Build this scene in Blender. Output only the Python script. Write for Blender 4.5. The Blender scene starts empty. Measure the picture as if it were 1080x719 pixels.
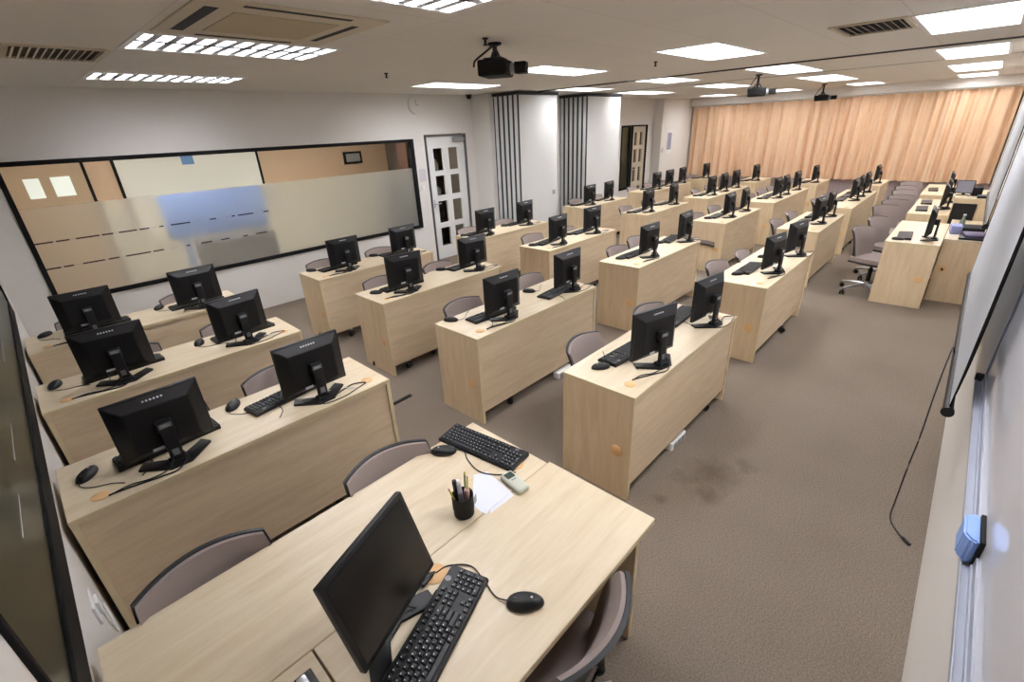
import bpy, bmesh, math, random
from mathutils import Vector, Matrix
random.seed(7)
PI = math.pi
S = bpy.context.scene
COL = S.collection

# ------------------------------------------------------------------ materials
def lin(c):
    return tuple(((x/255)/12.92 if x/255 <= .04045 else (((x/255)+.055)/1.055)**2.4) for x in c) + (1.0,)

def nodes(name):
    m = bpy.data.materials.new(name); m.use_nodes = True
    nt = m.node_tree
    return m, nt, nt.nodes['Principled BSDF']

def setb(b, **k):
    for n, v in k.items():
        b.inputs[n].default_value = v

def mat(name, rgb, rough=.5, metal=0., noise=0., nscale=40., bump=0., bscale=200., spec=.5):
    m, nt, b = nodes(name)
    c = lin(rgb)
    setb(b, **{'Base Color': c, 'Roughness': rough, 'Metallic': metal, 'Specular IOR Level': spec})
    tc = nt.nodes.new('ShaderNodeTexCoord')
    n = nt.nodes.new('ShaderNodeTexNoise'); n.inputs['Scale'].default_value = nscale; n.inputs['Detail'].default_value = 4
    nt.links.new(tc.outputs['Object'], n.inputs['Vector'])
    mx = nt.nodes.new('ShaderNodeMix'); mx.data_type = 'RGBA'
    mx.inputs[6].default_value = tuple(x*(1-noise) for x in c[:3]) + (1,)
    mx.inputs[7].default_value = tuple(min(1, x*(1+noise)) for x in c[:3]) + (1,)
    nt.links.new(n.outputs['Fac'], mx.inputs[0]); nt.links.new(mx.outputs[2], b.inputs['Base Color'])
    if bump:
        n2 = nt.nodes.new('ShaderNodeTexNoise'); n2.inputs['Scale'].default_value = bscale
        nt.links.new(tc.outputs['Object'], n2.inputs['Vector'])
        bp = nt.nodes.new('ShaderNodeBump'); bp.inputs['Strength'].default_value = bump; bp.inputs['Distance'].default_value = .01
        nt.links.new(n2.outputs['Fac'], bp.inputs['Height']); nt.links.new(bp.outputs['Normal'], b.inputs['Normal'])
    return m

def wood(name, a, bcol, axis, rough=.42):
    m, nt, b = nodes(name)
    tc = nt.nodes.new('ShaderNodeTexCoord'); oi = nt.nodes.new('ShaderNodeObjectInfo')
    add = nt.nodes.new('ShaderNodeVectorMath'); add.operation = 'ADD'
    mul = nt.nodes.new('ShaderNodeVectorMath'); mul.operation = 'SCALE'; mul.inputs['Scale'].default_value = 23.0
    comb = nt.nodes.new('ShaderNodeCombineXYZ')
    for i in range(3): nt.links.new(oi.outputs['Random'], comb.inputs[i])
    nt.links.new(comb.outputs[0], mul.inputs[0])
    nt.links.new(tc.outputs['Object'], add.inputs[0]); nt.links.new(mul.outputs[0], add.inputs[1])
    mp = nt.nodes.new('ShaderNodeMapping')
    sc = [9., 9., 9.]; sc[axis] = 1.1
    mp.inputs['Scale'].default_value = sc
    nt.links.new(add.outputs[0], mp.inputs['Vector'])
    n = nt.nodes.new('ShaderNodeTexNoise'); n.inputs['Scale'].default_value = 2.2; n.inputs['Detail'].default_value = 6
    n.inputs['Roughness'].default_value = .62; n.inputs['Distortion'].default_value = .5
    nt.links.new(mp.outputs[0], n.inputs['Vector'])
    mp2 = nt.nodes.new('ShaderNodeMapping'); sc2 = [90., 90., 90.]; sc2[axis] = 5.
    mp2.inputs['Scale'].default_value = sc2; nt.links.new(add.outputs[0], mp2.inputs['Vector'])
    n2 = nt.nodes.new('ShaderNodeTexNoise'); n2.inputs['Scale'].default_value = 1.5
    nt.links.new(mp2.outputs[0], n2.inputs['Vector'])
    av = nt.nodes.new('ShaderNodeMath'); av.operation = 'MULTIPLY_ADD'; av.inputs[1].default_value = .3
    nt.links.new(n2.outputs['Fac'], av.inputs[0]); nt.links.new(n.outputs['Fac'], av.inputs[2])
    cr = nt.nodes.new('ShaderNodeValToRGB')
    cr.color_ramp.elements[0].position = .45; cr.color_ramp.elements[0].color = lin(bcol)
    cr.color_ramp.elements[1].position = .82; cr.color_ramp.elements[1].color = lin(a)
    nt.links.new(av.outputs[0], cr.inputs['Fac']); nt.links.new(cr.outputs['Color'], b.inputs['Base Color'])
    b.inputs['Roughness'].default_value = rough
    return m

def emis(name, rgb, strength):
    m, nt, b = nodes(name)
    setb(b, **{'Base Color': lin(rgb), 'Emission Color': lin(rgb), 'Emission Strength': strength})
    return m

def glass(name, rgb, rough=0., ior=1.45):
    m, nt, b = nodes(name)
    setb(b, **{'Base Color': lin(rgb), 'Roughness': rough, 'Transmission Weight': 1.0, 'IOR': ior})
    return m

M = {}
M['top'] = wood('maple_top', (222, 206, 178), (209, 189, 157), 0, .36)
M['front'] = wood('maple_front', (222, 200, 168), (207, 182, 149), 0, .5)
M['side'] = wood('maple_side', (224, 202, 168), (209, 184, 148), 2, .5)
M['edge'] = mat('maple_edge', (214, 196, 158), .5, noise=.06)
M['grommet'] = mat('orange_cap', (226, 182, 128), .5, noise=.05)
M['black'] = mat('black_plastic', (22, 22, 24), .42, noise=.1, spec=.4)
M['border_black'] = mat('border_black', (14, 14, 15), .95, spec=.02)
M['black_matte'] = mat('black_matte', (20, 20, 21), .65, noise=.1, spec=.3)
M['key'] = mat('key_plastic', (40, 42, 46), .45, noise=.05)
M['legend'] = mat('key_legend', (200, 202, 205), .6)
M['screen'] = mat('screen_glass', (16, 15, 14), .22, spec=.4)
M['badge'] = mat('silver_badge', (120, 122, 126), .35, metal=.4)
M['chrome'] = mat('brushed_aluminium', (200, 202, 205), .3, metal=.9)
M['fabric'] = mat('mauve_fabric', (148, 134, 129), .9, noise=.08, nscale=300, bump=.2, bscale=600)
M['frame'] = mat('chair_plastic', (38, 40, 43), .5, noise=.06)
M['wall'] = mat('wall_paint', (226, 222, 216), .75, noise=.015, nscale=3)
M['wall_lilac'] = mat('lilac_paint', (186, 172, 176), .8, noise=.03, nscale=4)
M['white'] = mat('white_paint', (232, 232, 230), .45, noise=.01)
M['wainscot'] = mat('wainscot_paint', (212, 208, 194), .8, noise=.03, nscale=3)
M['store'] = mat('store_paint', (120, 108, 98), .8, noise=.3, nscale=2.5)
M['frame_black'] = mat('black_window_frame', (24, 23, 24), .7, noise=.05, spec=.2)
M['corridor'] = mat('corridor_paint', (128, 132, 112), .8, noise=.05, nscale=3)
M['panel_white'] = mat('folding_panel', (214, 215, 214), .5, noise=.02)
M['seal'] = mat('rubber_seal', (40, 42, 46), .6)
M['alu'] = mat('aluminium', (168, 172, 184), .4, metal=.1, noise=.04)
M['curtain'] = mat('peach_curtain', (234, 200, 166), .85, noise=.05, nscale=6)
M['whiteboard'] = mat('whiteboard_enamel', (226, 226, 232), .06, noise=.01, spec=.6)
M['screen_cloth'] = mat('screen_cloth', (222, 224, 228), .8, noise=.01)
def screen_cloth():
    m, nt, b = nodes('projection_cloth')
    setb(b, **{'Base Color': lin((224, 226, 230)), 'Roughness': .85, 'Specular IOR Level': .2})
    tr = nt.nodes.new('ShaderNodeBsdfTranslucent'); tr.inputs['Color'].default_value = lin((236, 238, 242))
    mx = nt.nodes.new('ShaderNodeMixShader'); mx.inputs[0].default_value = .42
    out = nt.nodes['Material Output']
    nt.links.new(b.outputs[0], mx.inputs[1]); nt.links.new(tr.outputs[0], mx.inputs[2]); nt.links.new(mx.outputs[0], out.inputs['Surface'])
    return m
M['screen_cloth'] = screen_cloth()
M['eraser_blue'] = mat('eraser_blue', (140, 172, 232), .5)
M['door_trim'] = mat('door_trim', (100, 98, 96), .5)
M['cloth_blue'] = mat('blue_cloth', (96, 134, 210), .8, noise=.1)
M['paper'] = mat('paper', (222, 224, 232), .8)
M['cream'] = mat('cream_plastic', (196, 198, 182), .45)
M['lcd'] = mat('lcd', (70, 82, 78), .25)
M['beige_panel'] = mat('beige_panel', (206, 194, 172), .6, noise=.02)
M['brown'] = mat('brown_laminate', (186, 162, 136), .6, noise=.1)
M['orange_wood'] = mat('orange_wood', (206, 176, 148), .55, noise=.1)
M['dark_brown'] = mat('dark_brown', (84, 58, 48), .6, noise=.2)
M['grey'] = mat('grey_plastic', (150, 150, 150), .5, noise=.05)
M['lilac_light'] = mat('lilac_plastic', (190, 186, 206), .5)
M['yellow'] = mat('pencil_yellow', (214, 196, 74), .5)
M['pink'] = mat('pink_plastic', (206, 168, 164), .5)
M['green'] = mat('pencil_green', (110, 130, 60), .5)
M['clear'] = glass('clear_glass', (240, 244, 242), 0., 1.05)
M['tint'] = glass('green_tinted_glass', (126, 148, 118), .28, 1.4)
M['louvre_grey'] = mat('louvre_aluminium', (186, 188, 194), .45, metal=.0)
M['louvre'] = mat('louvre_white', (226, 228, 232), .35, metal=.0)
M['lamp'] = emis('lamp_panel', (250, 250, 253), 10.5)
M['lamp_added'] = emis('lamp_panel_added', (250, 250, 253), 7.5)
M['lamp_far'] = emis('lamp_panel_far', (250, 249, 250), 5.0)
M['lamp_mid'] = emis('lamp_panel_mid', (250, 250, 253), 8.0)
M['lamp_unseen'] = emis('added_room_lamp', (255, 250, 242), 12.0)
M['poster_blue'] = mat('poster_blue', (110, 150, 200), .6)
M['print_grey'] = mat('poster_print', (150, 150, 170), .7, noise=.5, nscale=25)
M['purple'] = mat('purple_cover', (90, 80, 110), .5, noise=.4, nscale=12)

# frosted film glass
def frosted():
    m, nt, b = nodes('frosted_glass')
    setb(b, **{'Base Color': lin((238, 236, 226)), 'Roughness': .3, 'Transmission Weight': .84, 'IOR': 1.12})
    return m
M['frost'] = frosted()

def carpet():
    m, nt, b = nodes('carpet')
    tc = nt.nodes.new('ShaderNodeTexCoord')
    n = nt.nodes.new('ShaderNodeTexNoise'); n.inputs['Scale'].default_value = 130; n.inputs['Detail'].default_value = 6
    n.inputs['Roughness'].default_value = .7
    n1 = nt.nodes.new('ShaderNodeTexNoise'); n1.inputs['Scale'].default_value = 1.3; n1.inputs['Detail'].default_value = 4
    for q in (n, n1): nt.links.new(tc.outputs['Object'], q.inputs['Vector'])
    cr = nt.nodes.new('ShaderNodeValToRGB')
    cr.color_ramp.elements[0].position = .3; cr.color_ramp.elements[0].color = lin((98, 88, 77))
    cr.color_ramp.elements[1].position = .7; cr.color_ramp.elements[1].color = lin((154, 141, 127))
    nt.links.new(n.outputs['Fac'], cr.inputs['Fac'])
    mx = nt.nodes.new('ShaderNodeMix'); mx.data_type = 'RGBA'; mx.blend_type = 'MULTIPLY'
    mx.inputs[0].default_value = .5
    cr2 = nt.nodes.new('ShaderNodeValToRGB')
    cr2.color_ramp.elements[0].position = .3; cr2.color_ramp.elements[0].color = (.75, .72, .7, 1)
    cr2.color_ramp.elements[1].position = .65; cr2.color_ramp.elements[1].color = (1, 1, 1, 1)
    nt.links.new(n1.outputs['Fac'], cr2.inputs['Fac'])
    nt.links.new(cr.outputs['Color'], mx.inputs[6]); nt.links.new(cr2.outputs['Color'], mx.inputs[7])
    # spilled-drink stains beside the front desk
    last = mx.outputs[2]
    for cx, cy, r in ((2.63, .76, .17), (2.47, .90, .10), (2.42, .70, .12), (2.85, .62, .10), (2.2, .92, .08)):
        vm = nt.nodes.new('ShaderNodeVectorMath'); vm.operation = 'DISTANCE'; vm.inputs[1].default_value = (cx, cy, 0)
        nt.links.new(tc.outputs['Object'], vm.inputs[0])
        nz = nt.nodes.new('ShaderNodeTexNoise'); nz.inputs['Scale'].default_value = 14
        nt.links.new(tc.outputs['Object'], nz.inputs['Vector'])
        ad = nt.nodes.new('ShaderNodeMath'); ad.operation = 'MULTIPLY_ADD'; ad.inputs[1].default_value = .16
        nt.links.new(nz.outputs['Fac'], ad.inputs[0]); nt.links.new(vm.outputs['Value'], ad.inputs[2])
        mr = nt.nodes.new('ShaderNodeMapRange'); mr.inputs['From Min'].default_value = r*.6; mr.inputs['From Max'].default_value = r*1.7
        mr.inputs['To Min'].default_value = .45; mr.inputs['To Max'].default_value = 0
        nt.links.new(ad.outputs[0], mr.inputs['Value'])
        m2 = nt.nodes.new('ShaderNodeMix'); m2.data_type = 'RGBA'
        nt.links.new(mr.outputs['Result'], m2.inputs[0]); nt.links.new(last, m2.inputs[6]); m2.inputs[7].default_value = lin((74, 58, 44))
        last = m2.outputs[2]
    nt.links.new(last, b.inputs['Base Color'])
    setb(b, **{'Roughness': .95, 'Specular IOR Level': .1})
    bp = nt.nodes.new('ShaderNodeBump'); bp.inputs['Strength'].default_value = .5; bp.inputs['Distance'].default_value = .01
    nt.links.new(n.outputs['Fac'], bp.inputs['Height']); nt.links.new(bp.outputs['Normal'], b.inputs['Normal'])
    return m
M['carpet'] = carpet()

def ceiling_mat():
    m, nt, b = nodes('ceiling_board')
    tc = nt.nodes.new('ShaderNodeTexCoord')
    mp = nt.nodes.new('ShaderNodeMapping'); nt.links.new(tc.outputs['Object'], mp.inputs['Vector'])
    mp.inputs['Location'].default_value = (.42, .05, 0)
    br = nt.nodes.new('ShaderNodeTexBrick'); br.offset = 0
    for n_, v in (('Scale', 1.0), ('Mortar Size', .004), ('Brick Width', 1.22), ('Row Height', .61), ('Mortar Smooth', .2)): br.inputs[n_].default_value = v
    br.inputs['Color1'].default_value = lin((226, 221, 214)); br.inputs['Color2'].default_value = lin((223, 218, 211))
    br.inputs['Mortar'].default_value = lin((208, 202, 195))
    nt.links.new(mp.outputs[0], br.inputs['Vector']); nt.links.new(br.outputs['Color'], b.inputs['Base Color'])
    b.inputs['Roughness'].default_value = .9
    return m
M['ceiling'] = ceiling_mat()

# ------------------------------------------------------------------ mesh helpers
class MB:
    def __init__(s): s.bm = bmesh.new()
    def box(s, x0, x1, y0, y1, z0, z1, bev=0., seg=2, mtx=None):
        t = bmesh.new()
        bmesh.ops.create_cube(t, size=1)
        for v in t.verts:
            v.co = Vector(((x0+x1)/2 + v.co.x*(x1-x0), (y0+y1)/2 + v.co.y*(y1-y0), (z0+z1)/2 + v.co.z*(z1-z0)))
        if bev: bmesh.ops.bevel(t, geom=t.edges[:], offset=bev, segments=seg, affect='EDGES', profile=.5)
        s.merge(t, mtx); return s
    def merge(s, t, mtx=None):
        if mtx is not None: t.transform(mtx)
        me = bpy.data.meshes.new('tmp'); t.to_mesh(me); t.free()
        s.bm.from_mesh(me); bpy.data.meshes.remove(me)
    def cyl(s, a, b, r, r2=None, n=16):
        a, b = Vector(a), Vector(b); d = b-a
        t = bmesh.new()
        bmesh.ops.create_cone(t, cap_ends=True, segments=n, radius1=r, radius2=r if r2 is None else r2, depth=d.length)
        q = d.to_track_quat('Z', 'Y').to_matrix().to_4x4()
        s.merge(t, Matrix.Translation((a+b)/2) @ q); return s
    def lathe(s, prof, n=24, c=(0, 0, 0)):
        rings = []
        for r, z in prof:
            rings.append([s.bm.verts.new((c[0]+r*math.cos(2*PI*i/n), c[1]+r*math.sin(2*PI*i/n), c[2]+z)) for i in range(n)])
        for k in range(len(rings)-1):
            for i in range(n):
                s.bm.faces.new((rings[k][i], rings[k][(i+1) % n], rings[k+1][(i+1) % n], rings[k+1][i]))
        if prof[0][0] > 0: s.bm.faces.new(rings[0][::-1])
        if prof[-1][0] > 0: s.bm.faces.new(rings[-1])
        return s
    def tube(s, pts, r, n=8, sub=6):
        P = [Vector(p) for p in pts]
        C = []
        for i in range(len(P)-1):
            p0, p1, p2, p3 = P[max(i-1, 0)], P[i], P[i+1], P[min(i+2, len(P)-1)]
            for k in range(sub):
                t = k/sub
                C.append(.5*((2*p1)+(-p0+p2)*t+(2*p0-5*p1+4*p2-p3)*t*t+(-p0+3*p1-3*p2+p3)*t**3))
        C.append(P[-1])
        rings = []
        for i, c in enumerate(C):
            d = (C[min(i+1, len(C)-1)]-C[max(i-1, 0)]).normalized()
            u = d.cross(Vector((0, 0, 1)))
            if u.length < .05: u = d.cross(Vector((1, 0, 0)))
            u.normalize(); w = d.cross(u)
            rings.append([s.bm.verts.new(c+r*(u*math.cos(2*PI*j/n)+w*math.sin(2*PI*j/n))) for j in range(n)])
        for a, b in zip(rings, rings[1:]):
            for j in range(n): s.bm.faces.new((a[j], a[(j+1) % n], b[(j+1) % n], b[j]))
        s.bm.faces.new(rings[0][::-1]); s.bm.faces.new(rings[-1]); return s
    def prism(s, poly, z0, z1, bev=0.):
        t = bmesh.new()
        a = [t.verts.new((x, y, z0)) for x, y in poly]; b = [t.verts.new((x, y, z1)) for x, y in poly]
        n = len(poly)
        t.faces.new(a[::-1]); t.faces.new(b)
        for i in range(n): t.faces.new((a[i], a[(i+1) % n], b[(i+1) % n], b[i]))
        if bev: bmesh.ops.bevel(t, geom=t.edges[:], offset=bev, segments=2, affect='EDGES')
        s.merge(t); return s
    def sheet(s, fn, nu, nv, th):
        """closed slab: fn(u,v)->(point, normal), u,v in [0,1]"""
        A, B = [], []
        for i in range(nu+1):
            ra, rb = [], []
            for j in range(nv+1):
                p, n = fn(i/nu, j/nv)
                ra.append(s.bm.verts.new(p)); rb.append(s.bm.verts.new(Vector(p)-Vector(n)*th))
            A.append(ra); B.append(rb)
        f = s.bm.faces.new
        for i in range(nu):
            for j in range(nv):
                f((A[i][j], A[i+1][j], A[i+1][j+1], A[i][j+1])); f((B[i][j+1], B[i+1][j+1], B[i+1][j], B[i][j]))
        for i in range(nu):
            f((A[i+1][0], A[i][0], B[i][0], B[i+1][0])); f((A[i][nv], A[i+1][nv], B[i+1][nv], B[i][nv]))
        for j in range(nv):
            f((A[0][j], A[0][j+1], B[0][j+1], B[0][j])); f((A[nu][j+1], A[nu][j], B[nu][j], B[nu][j+1]))
        return s
    def mesh(s, name, m, smooth=30):
        me = bpy.data.meshes.new(name)
        bmesh.ops.recalc_face_normals(s.bm, faces=s.bm.faces[:])
        s.bm.to_mesh(me); s.bm.free()
        me.materials.append(M[m] if isinstance(m, str) else m)
        if smooth:
            me.shade_smooth(); me.set_sharp_from_angle(angle=math.radians(smooth))
        return me

def text_mesh(txt, size, m, depth=.0006):
    c = bpy.data.curves.new('lettering', 'FONT'); c.body = txt; c.size = size; c.extrude = depth
    c.align_x = 'CENTER'; c.align_y = 'CENTER'
    o = bpy.data.objects.new('lettering', c); COL.objects.link(o)
    dg = bpy.context.evaluated_depsgraph_get()
    me = bpy.data.meshes.new_from_object(o.evaluated_get(dg))
    bpy.data.objects.remove(o); me.materials.clear(); me.materials.append(M[m])
    return me

def child(name, me, parent, label=None, loc=None, rot=None, stuff=False):
    o = bpy.data.objects.new(name, me); COL.objects.link(o); o.parent = parent
    if label: o['label'] = label
    if loc is not None: o.location = loc
    if rot is not None: o.rotation_euler = rot
    if stuff: o['kind'] = 'stuff'
    return o

def thing(name, label, cat, loc=(0, 0, 0), rz=0., group=None):
    o = bpy.data.objects.new(name, None); COL.objects.link(o)
    o.empty_display_size = .05
    o.location = loc; o.rotation_euler = (0, 0, rz)
    o['label'] = label; o['category'] = cat
    if group: o['group'] = group
    return o

def single(name, me, label, cat, loc=(0, 0, 0), rz=0., group=None):
    o = bpy.data.objects.new(name, me); COL.objects.link(o)
    o.location = loc; o.rotation_euler = (0, 0, rz)
    o['label'] = label; o['category'] = cat
    if group: o['group'] = group
    return o

def struct(name, mb, m, parent=None, smooth=0):
    o = bpy.data.objects.new(name, mb.mesh(name, m, smooth)); COL.objects.link(o)
    if parent: o.parent = parent
    else: o['kind'] = 'structure'
    return o

# ------------------------------------------------------------------ room dimensions
H = 2.715                      # ceiling
XL = -.285                     # near glass wall
YR = -.315                     # whiteboard wall
YW = 6.8                       # frosted-window wall
XF = 15.1                      # curtain wall
TH = .12

# light fixtures: x0,x1,y0,y1
LIGHTS = [
 (.82, 2.02, 5.42, 5.95, 'louvred ceiling light nearest the frosted window, cells half in shadow'),
 (.80, 2.00, 3.50, 4.10, 'louvred ceiling light beside the square air conditioner, with bluish cells'),
 (.74, 1.94, 1.72, 2.24, 'louvred ceiling light cut off by the top edge of the photo'),
 (1.50, 2.75, -.02, .56, 'unseen ceiling light added to brighten the nearest desk and whiteboard'),  # unseen fixture, added to light the nearest desk
 (4.15, 5.35, 5.16, 5.72, 'ceiling light in front of the first folding partition, nearest the small camera dome'),
 (4.15, 5.35, 3.42, 3.94, 'ceiling light just right of the nearest hanging projector'),
 (4.38, 5.58, 1.78, 2.36, 'ceiling light in the middle of the ceiling before the dark track'),
 (4.55, 5.80, .02, .58, 'largest looking ceiling light, at the top right above the whiteboard wall'),
 (6.90, 8.02, 5.02, 5.56, 'ceiling light between the two folding partitions'),
 (6.85, 8.05, 3.46, 4.06, 'ceiling light just beyond the dark track, second from the partitions'),
 (7.05, 8.60, 1.92, 2.52, 'ceiling light directly before the middle hanging projector'),
 (7.30, 8.95, .06, .66, 'second ceiling light along the whiteboard wall'),
 (9.15, 10.7, 5.16, 5.74, 'ceiling light just past the second folding partition'),
 (9.35, 10.8, 3.60, 4.20, 'ceiling light left of the middle projector, third from the curtain wall corner'),
 (9.70, 11.6, 2.00, 2.60, 'ceiling light directly before the farthest projector'),
 (10.15, 12.1, .10, .72, 'third ceiling light along the whiteboard wall'),
 (13.2, 14.4, 5.15, 5.75, 'small looking ceiling light by the left end of the curtain'),
 (13.2, 14.4, 3.60, 4.20, 'small looking ceiling light behind the middle projector, close to the curtain'),
 (13.2, 14.4, 1.95, 2.55, 'small looking ceiling light right of the farthest projector, close to the curtain'),
 (13.2, 14.6, .15, .75, 'fourth ceiling light along the whiteboard wall, nearest the curtain'),
]
YB2 = 9.8                      # far wall of the room behind the frosted window

# ---- floor, ceiling with cut-outs
struct('floor', MB().box(-2.2, XF+.2, YR-.2, YB2+.2, -.1, 0), 'carpet')
def cut_sheet(x0, x1, y0, y1, z, rects):
    mb = MB()
    xs = sorted({x0, x1, *[r[0] for r in rects], *[r[1] for r in rects]}); ys = sorted({y0, y1, *[r[2] for r in rects], *[r[3] for r in rects]})
    vs = {}
    def V(x, y):
        if (x, y) not in vs: vs[(x, y)] = mb.bm.verts.new((x, y, z))
        return vs[(x, y)]
    for a, b in zip(xs, xs[1:]):
        for c, d in zip(ys, ys[1:]):
            cx, cy = (a+b)/2, (c+d)/2
            if any(r[0] < cx < r[1] and r[2] < cy < r[3] for r in rects): continue
            mb.bm.faces.new((V(a, c), V(a, d), V(b, d), V(b, c)))
    return mb
CL2 = [(.6, 1.8, 7.3, 7.9), (3.4, 4.6, 7.3, 7.9), (6.6, 7.8, 8.2, 8.8), (10.6, 11.8, 8.2, 8.8)]
struct('ceiling', cut_sheet(-2.2, XF+.2, YR-.2, YB2+.2, H, [l[:4] for l in LIGHTS]+CL2), 'ceiling')

# ---- walls
mb = MB()
mb.box(XL-TH, XL, YR, 1.16, 0, H); mb.box(XL-TH, XL, 6.1, YW, 0, H)
mb.box(XL-TH, XL, 1.16, 6.1, 0, .87); mb.box(XL-TH, XL, 1.16, 6.1, 2.05, H)
struct('wall_left', mb, 'wall')
struct('wall_right', MB().box(XL-TH, XF+.2, YR-TH, YR, 0, H), 'wall')
mb = MB()
mb.box(XF, XF+.15, YR-TH, YW+TH, 0, .66)
struct('wall_far_lower', mb, 'wall_lilac')
struct('wall_far', MB().box(XF, XF+.15, YR-TH, YW+TH, .66, H), 'wall')
# window wall with openings: window (0.02..4.85), door 5.11..6.02, far glass 11.3..11.75, far door 11.85..12.6
WX0, WX1, WZ0, WZ1 = .03, 4.86, .66, 2.06
mb = MB()
Y0, Y1 = YW, YW+TH
mb.box(-2.2, WX0, Y0, Y1, 0, H); mb.box(WX1, 5.10, Y0, Y1, 0, H); mb.box(6.03, 11.28, Y0, Y1, 0, H)
mb.box(12.62, XF, Y0, Y1, 0, H)
mb.box(WX0, WX1, Y0, Y1, 0, WZ0); mb.box(WX0, WX1, Y0, Y1, WZ1, H)
mb.box(5.10, 6.03, Y0, Y1, 2.12, H); mb.box(11.28, 12.62, Y0, Y1, 2.10, H)
mb.box(11.28, 11.80, Y0, Y1, 0, .52)
struct('wall_window_side', mb, 'wall')
# pocket walls beside the folding partitions, and the column near the curtain
struct('wall_pocket_near', MB().box(6.22, 7.37, 6.36, YW, 0, H), 'wall')
struct('wall_pocket_far', MB().box(8.25, 9.56, 6.46, YW, 0, H), 'wall')
struct('wall_column', MB().box(12.95, 14.2, 6.55, YW, 0, H).box(14.2, XF, 6.62, YW, 0, H), 'wall')
struct('trim_1', MB().box(XF-.32, XF, YR, YW, 2.52, H), 'wall')
# corridor behind the near glass and the room behind the frosted window
struct('wall_corridor', MB().box(-2.2, -2.1, YR-TH, YB2+.1, 0, H).box(-2.2, XL-TH, YR-TH-.1, YR-TH, 0, H), 'corridor')
struct('wall_corridor_screen', MB().box(-.33, -.2, YW+TH, YB2, 0, H), 'brown')
struct('wall_next_room', MB().box(-2.2, XF, YB2, YB2+.1, 0, H), 'orange_wood')
struct('trim_4', MB().box(-.2, 6.25, YB2-.02, YB2, 0, 1.4), 'wainscot')
struct('wall_next_room_partition', MB().box(6.25, 6.32, YW+TH, YB2, 0, H).box(XF-.1, XF, YW+TH, YB2, 0, H), 'store')

# ---- frosted window
w = bpy.data.objects.new('window_1', None); COL.objects.link(w); w['kind'] = 'structure'
f = .035
mb = MB()
for a in ((WX0-.01, WX1+.01, WZ0-.01, WZ0+f), (WX0-.01, WX1+.01, WZ1-f, WZ1+.01)): mb.box(a[0], a[1], Y0-.02, Y0+.06, a[2], a[3], .003)
for a in ((WX0-.01, WX0+f), (WX1-f*1.6, WX1+.01)): mb.box(a[0], a[1], Y0-.02, Y0+.06, WZ0+f, WZ1-f, .003)
child('window_frame', mb.mesh('window_frame', 'frame_black', 0), w)
FZ = 1.63
child('clear_pane', MB().box(WX0+f, WX1-f, Y0+.02, Y0+.028, FZ, WZ1-f).mesh('clear_pane', 'clear', 0), w)
child('frosted_pane', MB().box(WX0+f, WX1-f, Y0+.02, Y0+.028, WZ0+f, FZ).mesh('frosted_pane', 'frost', 0), w)
mbd, mbw = MB(), MB()
x = WX0+f
pat = [(.16, 'd'), (.03, 'w'), (.10, 'd'), (.07, 'w'), (.05, 'd')]
for row in (1.285, 1.02):
    x = WX0+f; k = 0
    while x < 2.35:
        L, c = pat[k % 5]; L *= (.7+.6*random.random())
        (mbd if c == 'd' else mbw).box(x, min(x+L, 2.4), Y0+.0185, Y0+.0195, row-.007, row+.007)
        x += L+(.0 if x < 1.0 else .12*random.random()); k += 1
child('dark_dashes', mbd.mesh('dark_dashes', 'seal', 0), w, 'dark dashed strip on the frosted glass')
child('pale_dashes', mbw.mesh('pale_dashes', 'white', 0), w, 'pale dashes on the frosted glass')

# ---- near glass window in the left wall
w2 = bpy.data.objects.new('window_2', None); COL.objects.link(w2); w2['kind'] = 'structure'
mb = MB()
mb.box(XL-.06, XL+.014, 1.16, 6.1, .81, .93, .003); mb.box(XL-.06, XL+.014, 1.16, 6.1, 2.02, 2.1, .003)
mb.box(XL-.06, XL+.012, 1.16, 1.178, .93, 2.02, .002); mb.box(XL-.06, XL+.014, 6.06, 6.14, .93, 2.02, .002)
child('window_frame', mb.mesh('window_frame', 'frame_black', 0), w2)
child('glass_pane', MB().box(XL-.004, XL+.004, 1.178, 6.06, .93, 2.02).mesh('glass_pane', 'tint', 0), w2)
mb = MB()
for a, b in ((1.72, 1.98), (2.25, 2.6), (3.5, 3.9)): mb.box(XL+.0042, XL+.0048, a, b, 1.14, 1.146)
child('pale_dashes', mb.mesh('pale_dashes', 'white', 0), w2, 'pale dashes on the dark glass')

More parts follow.
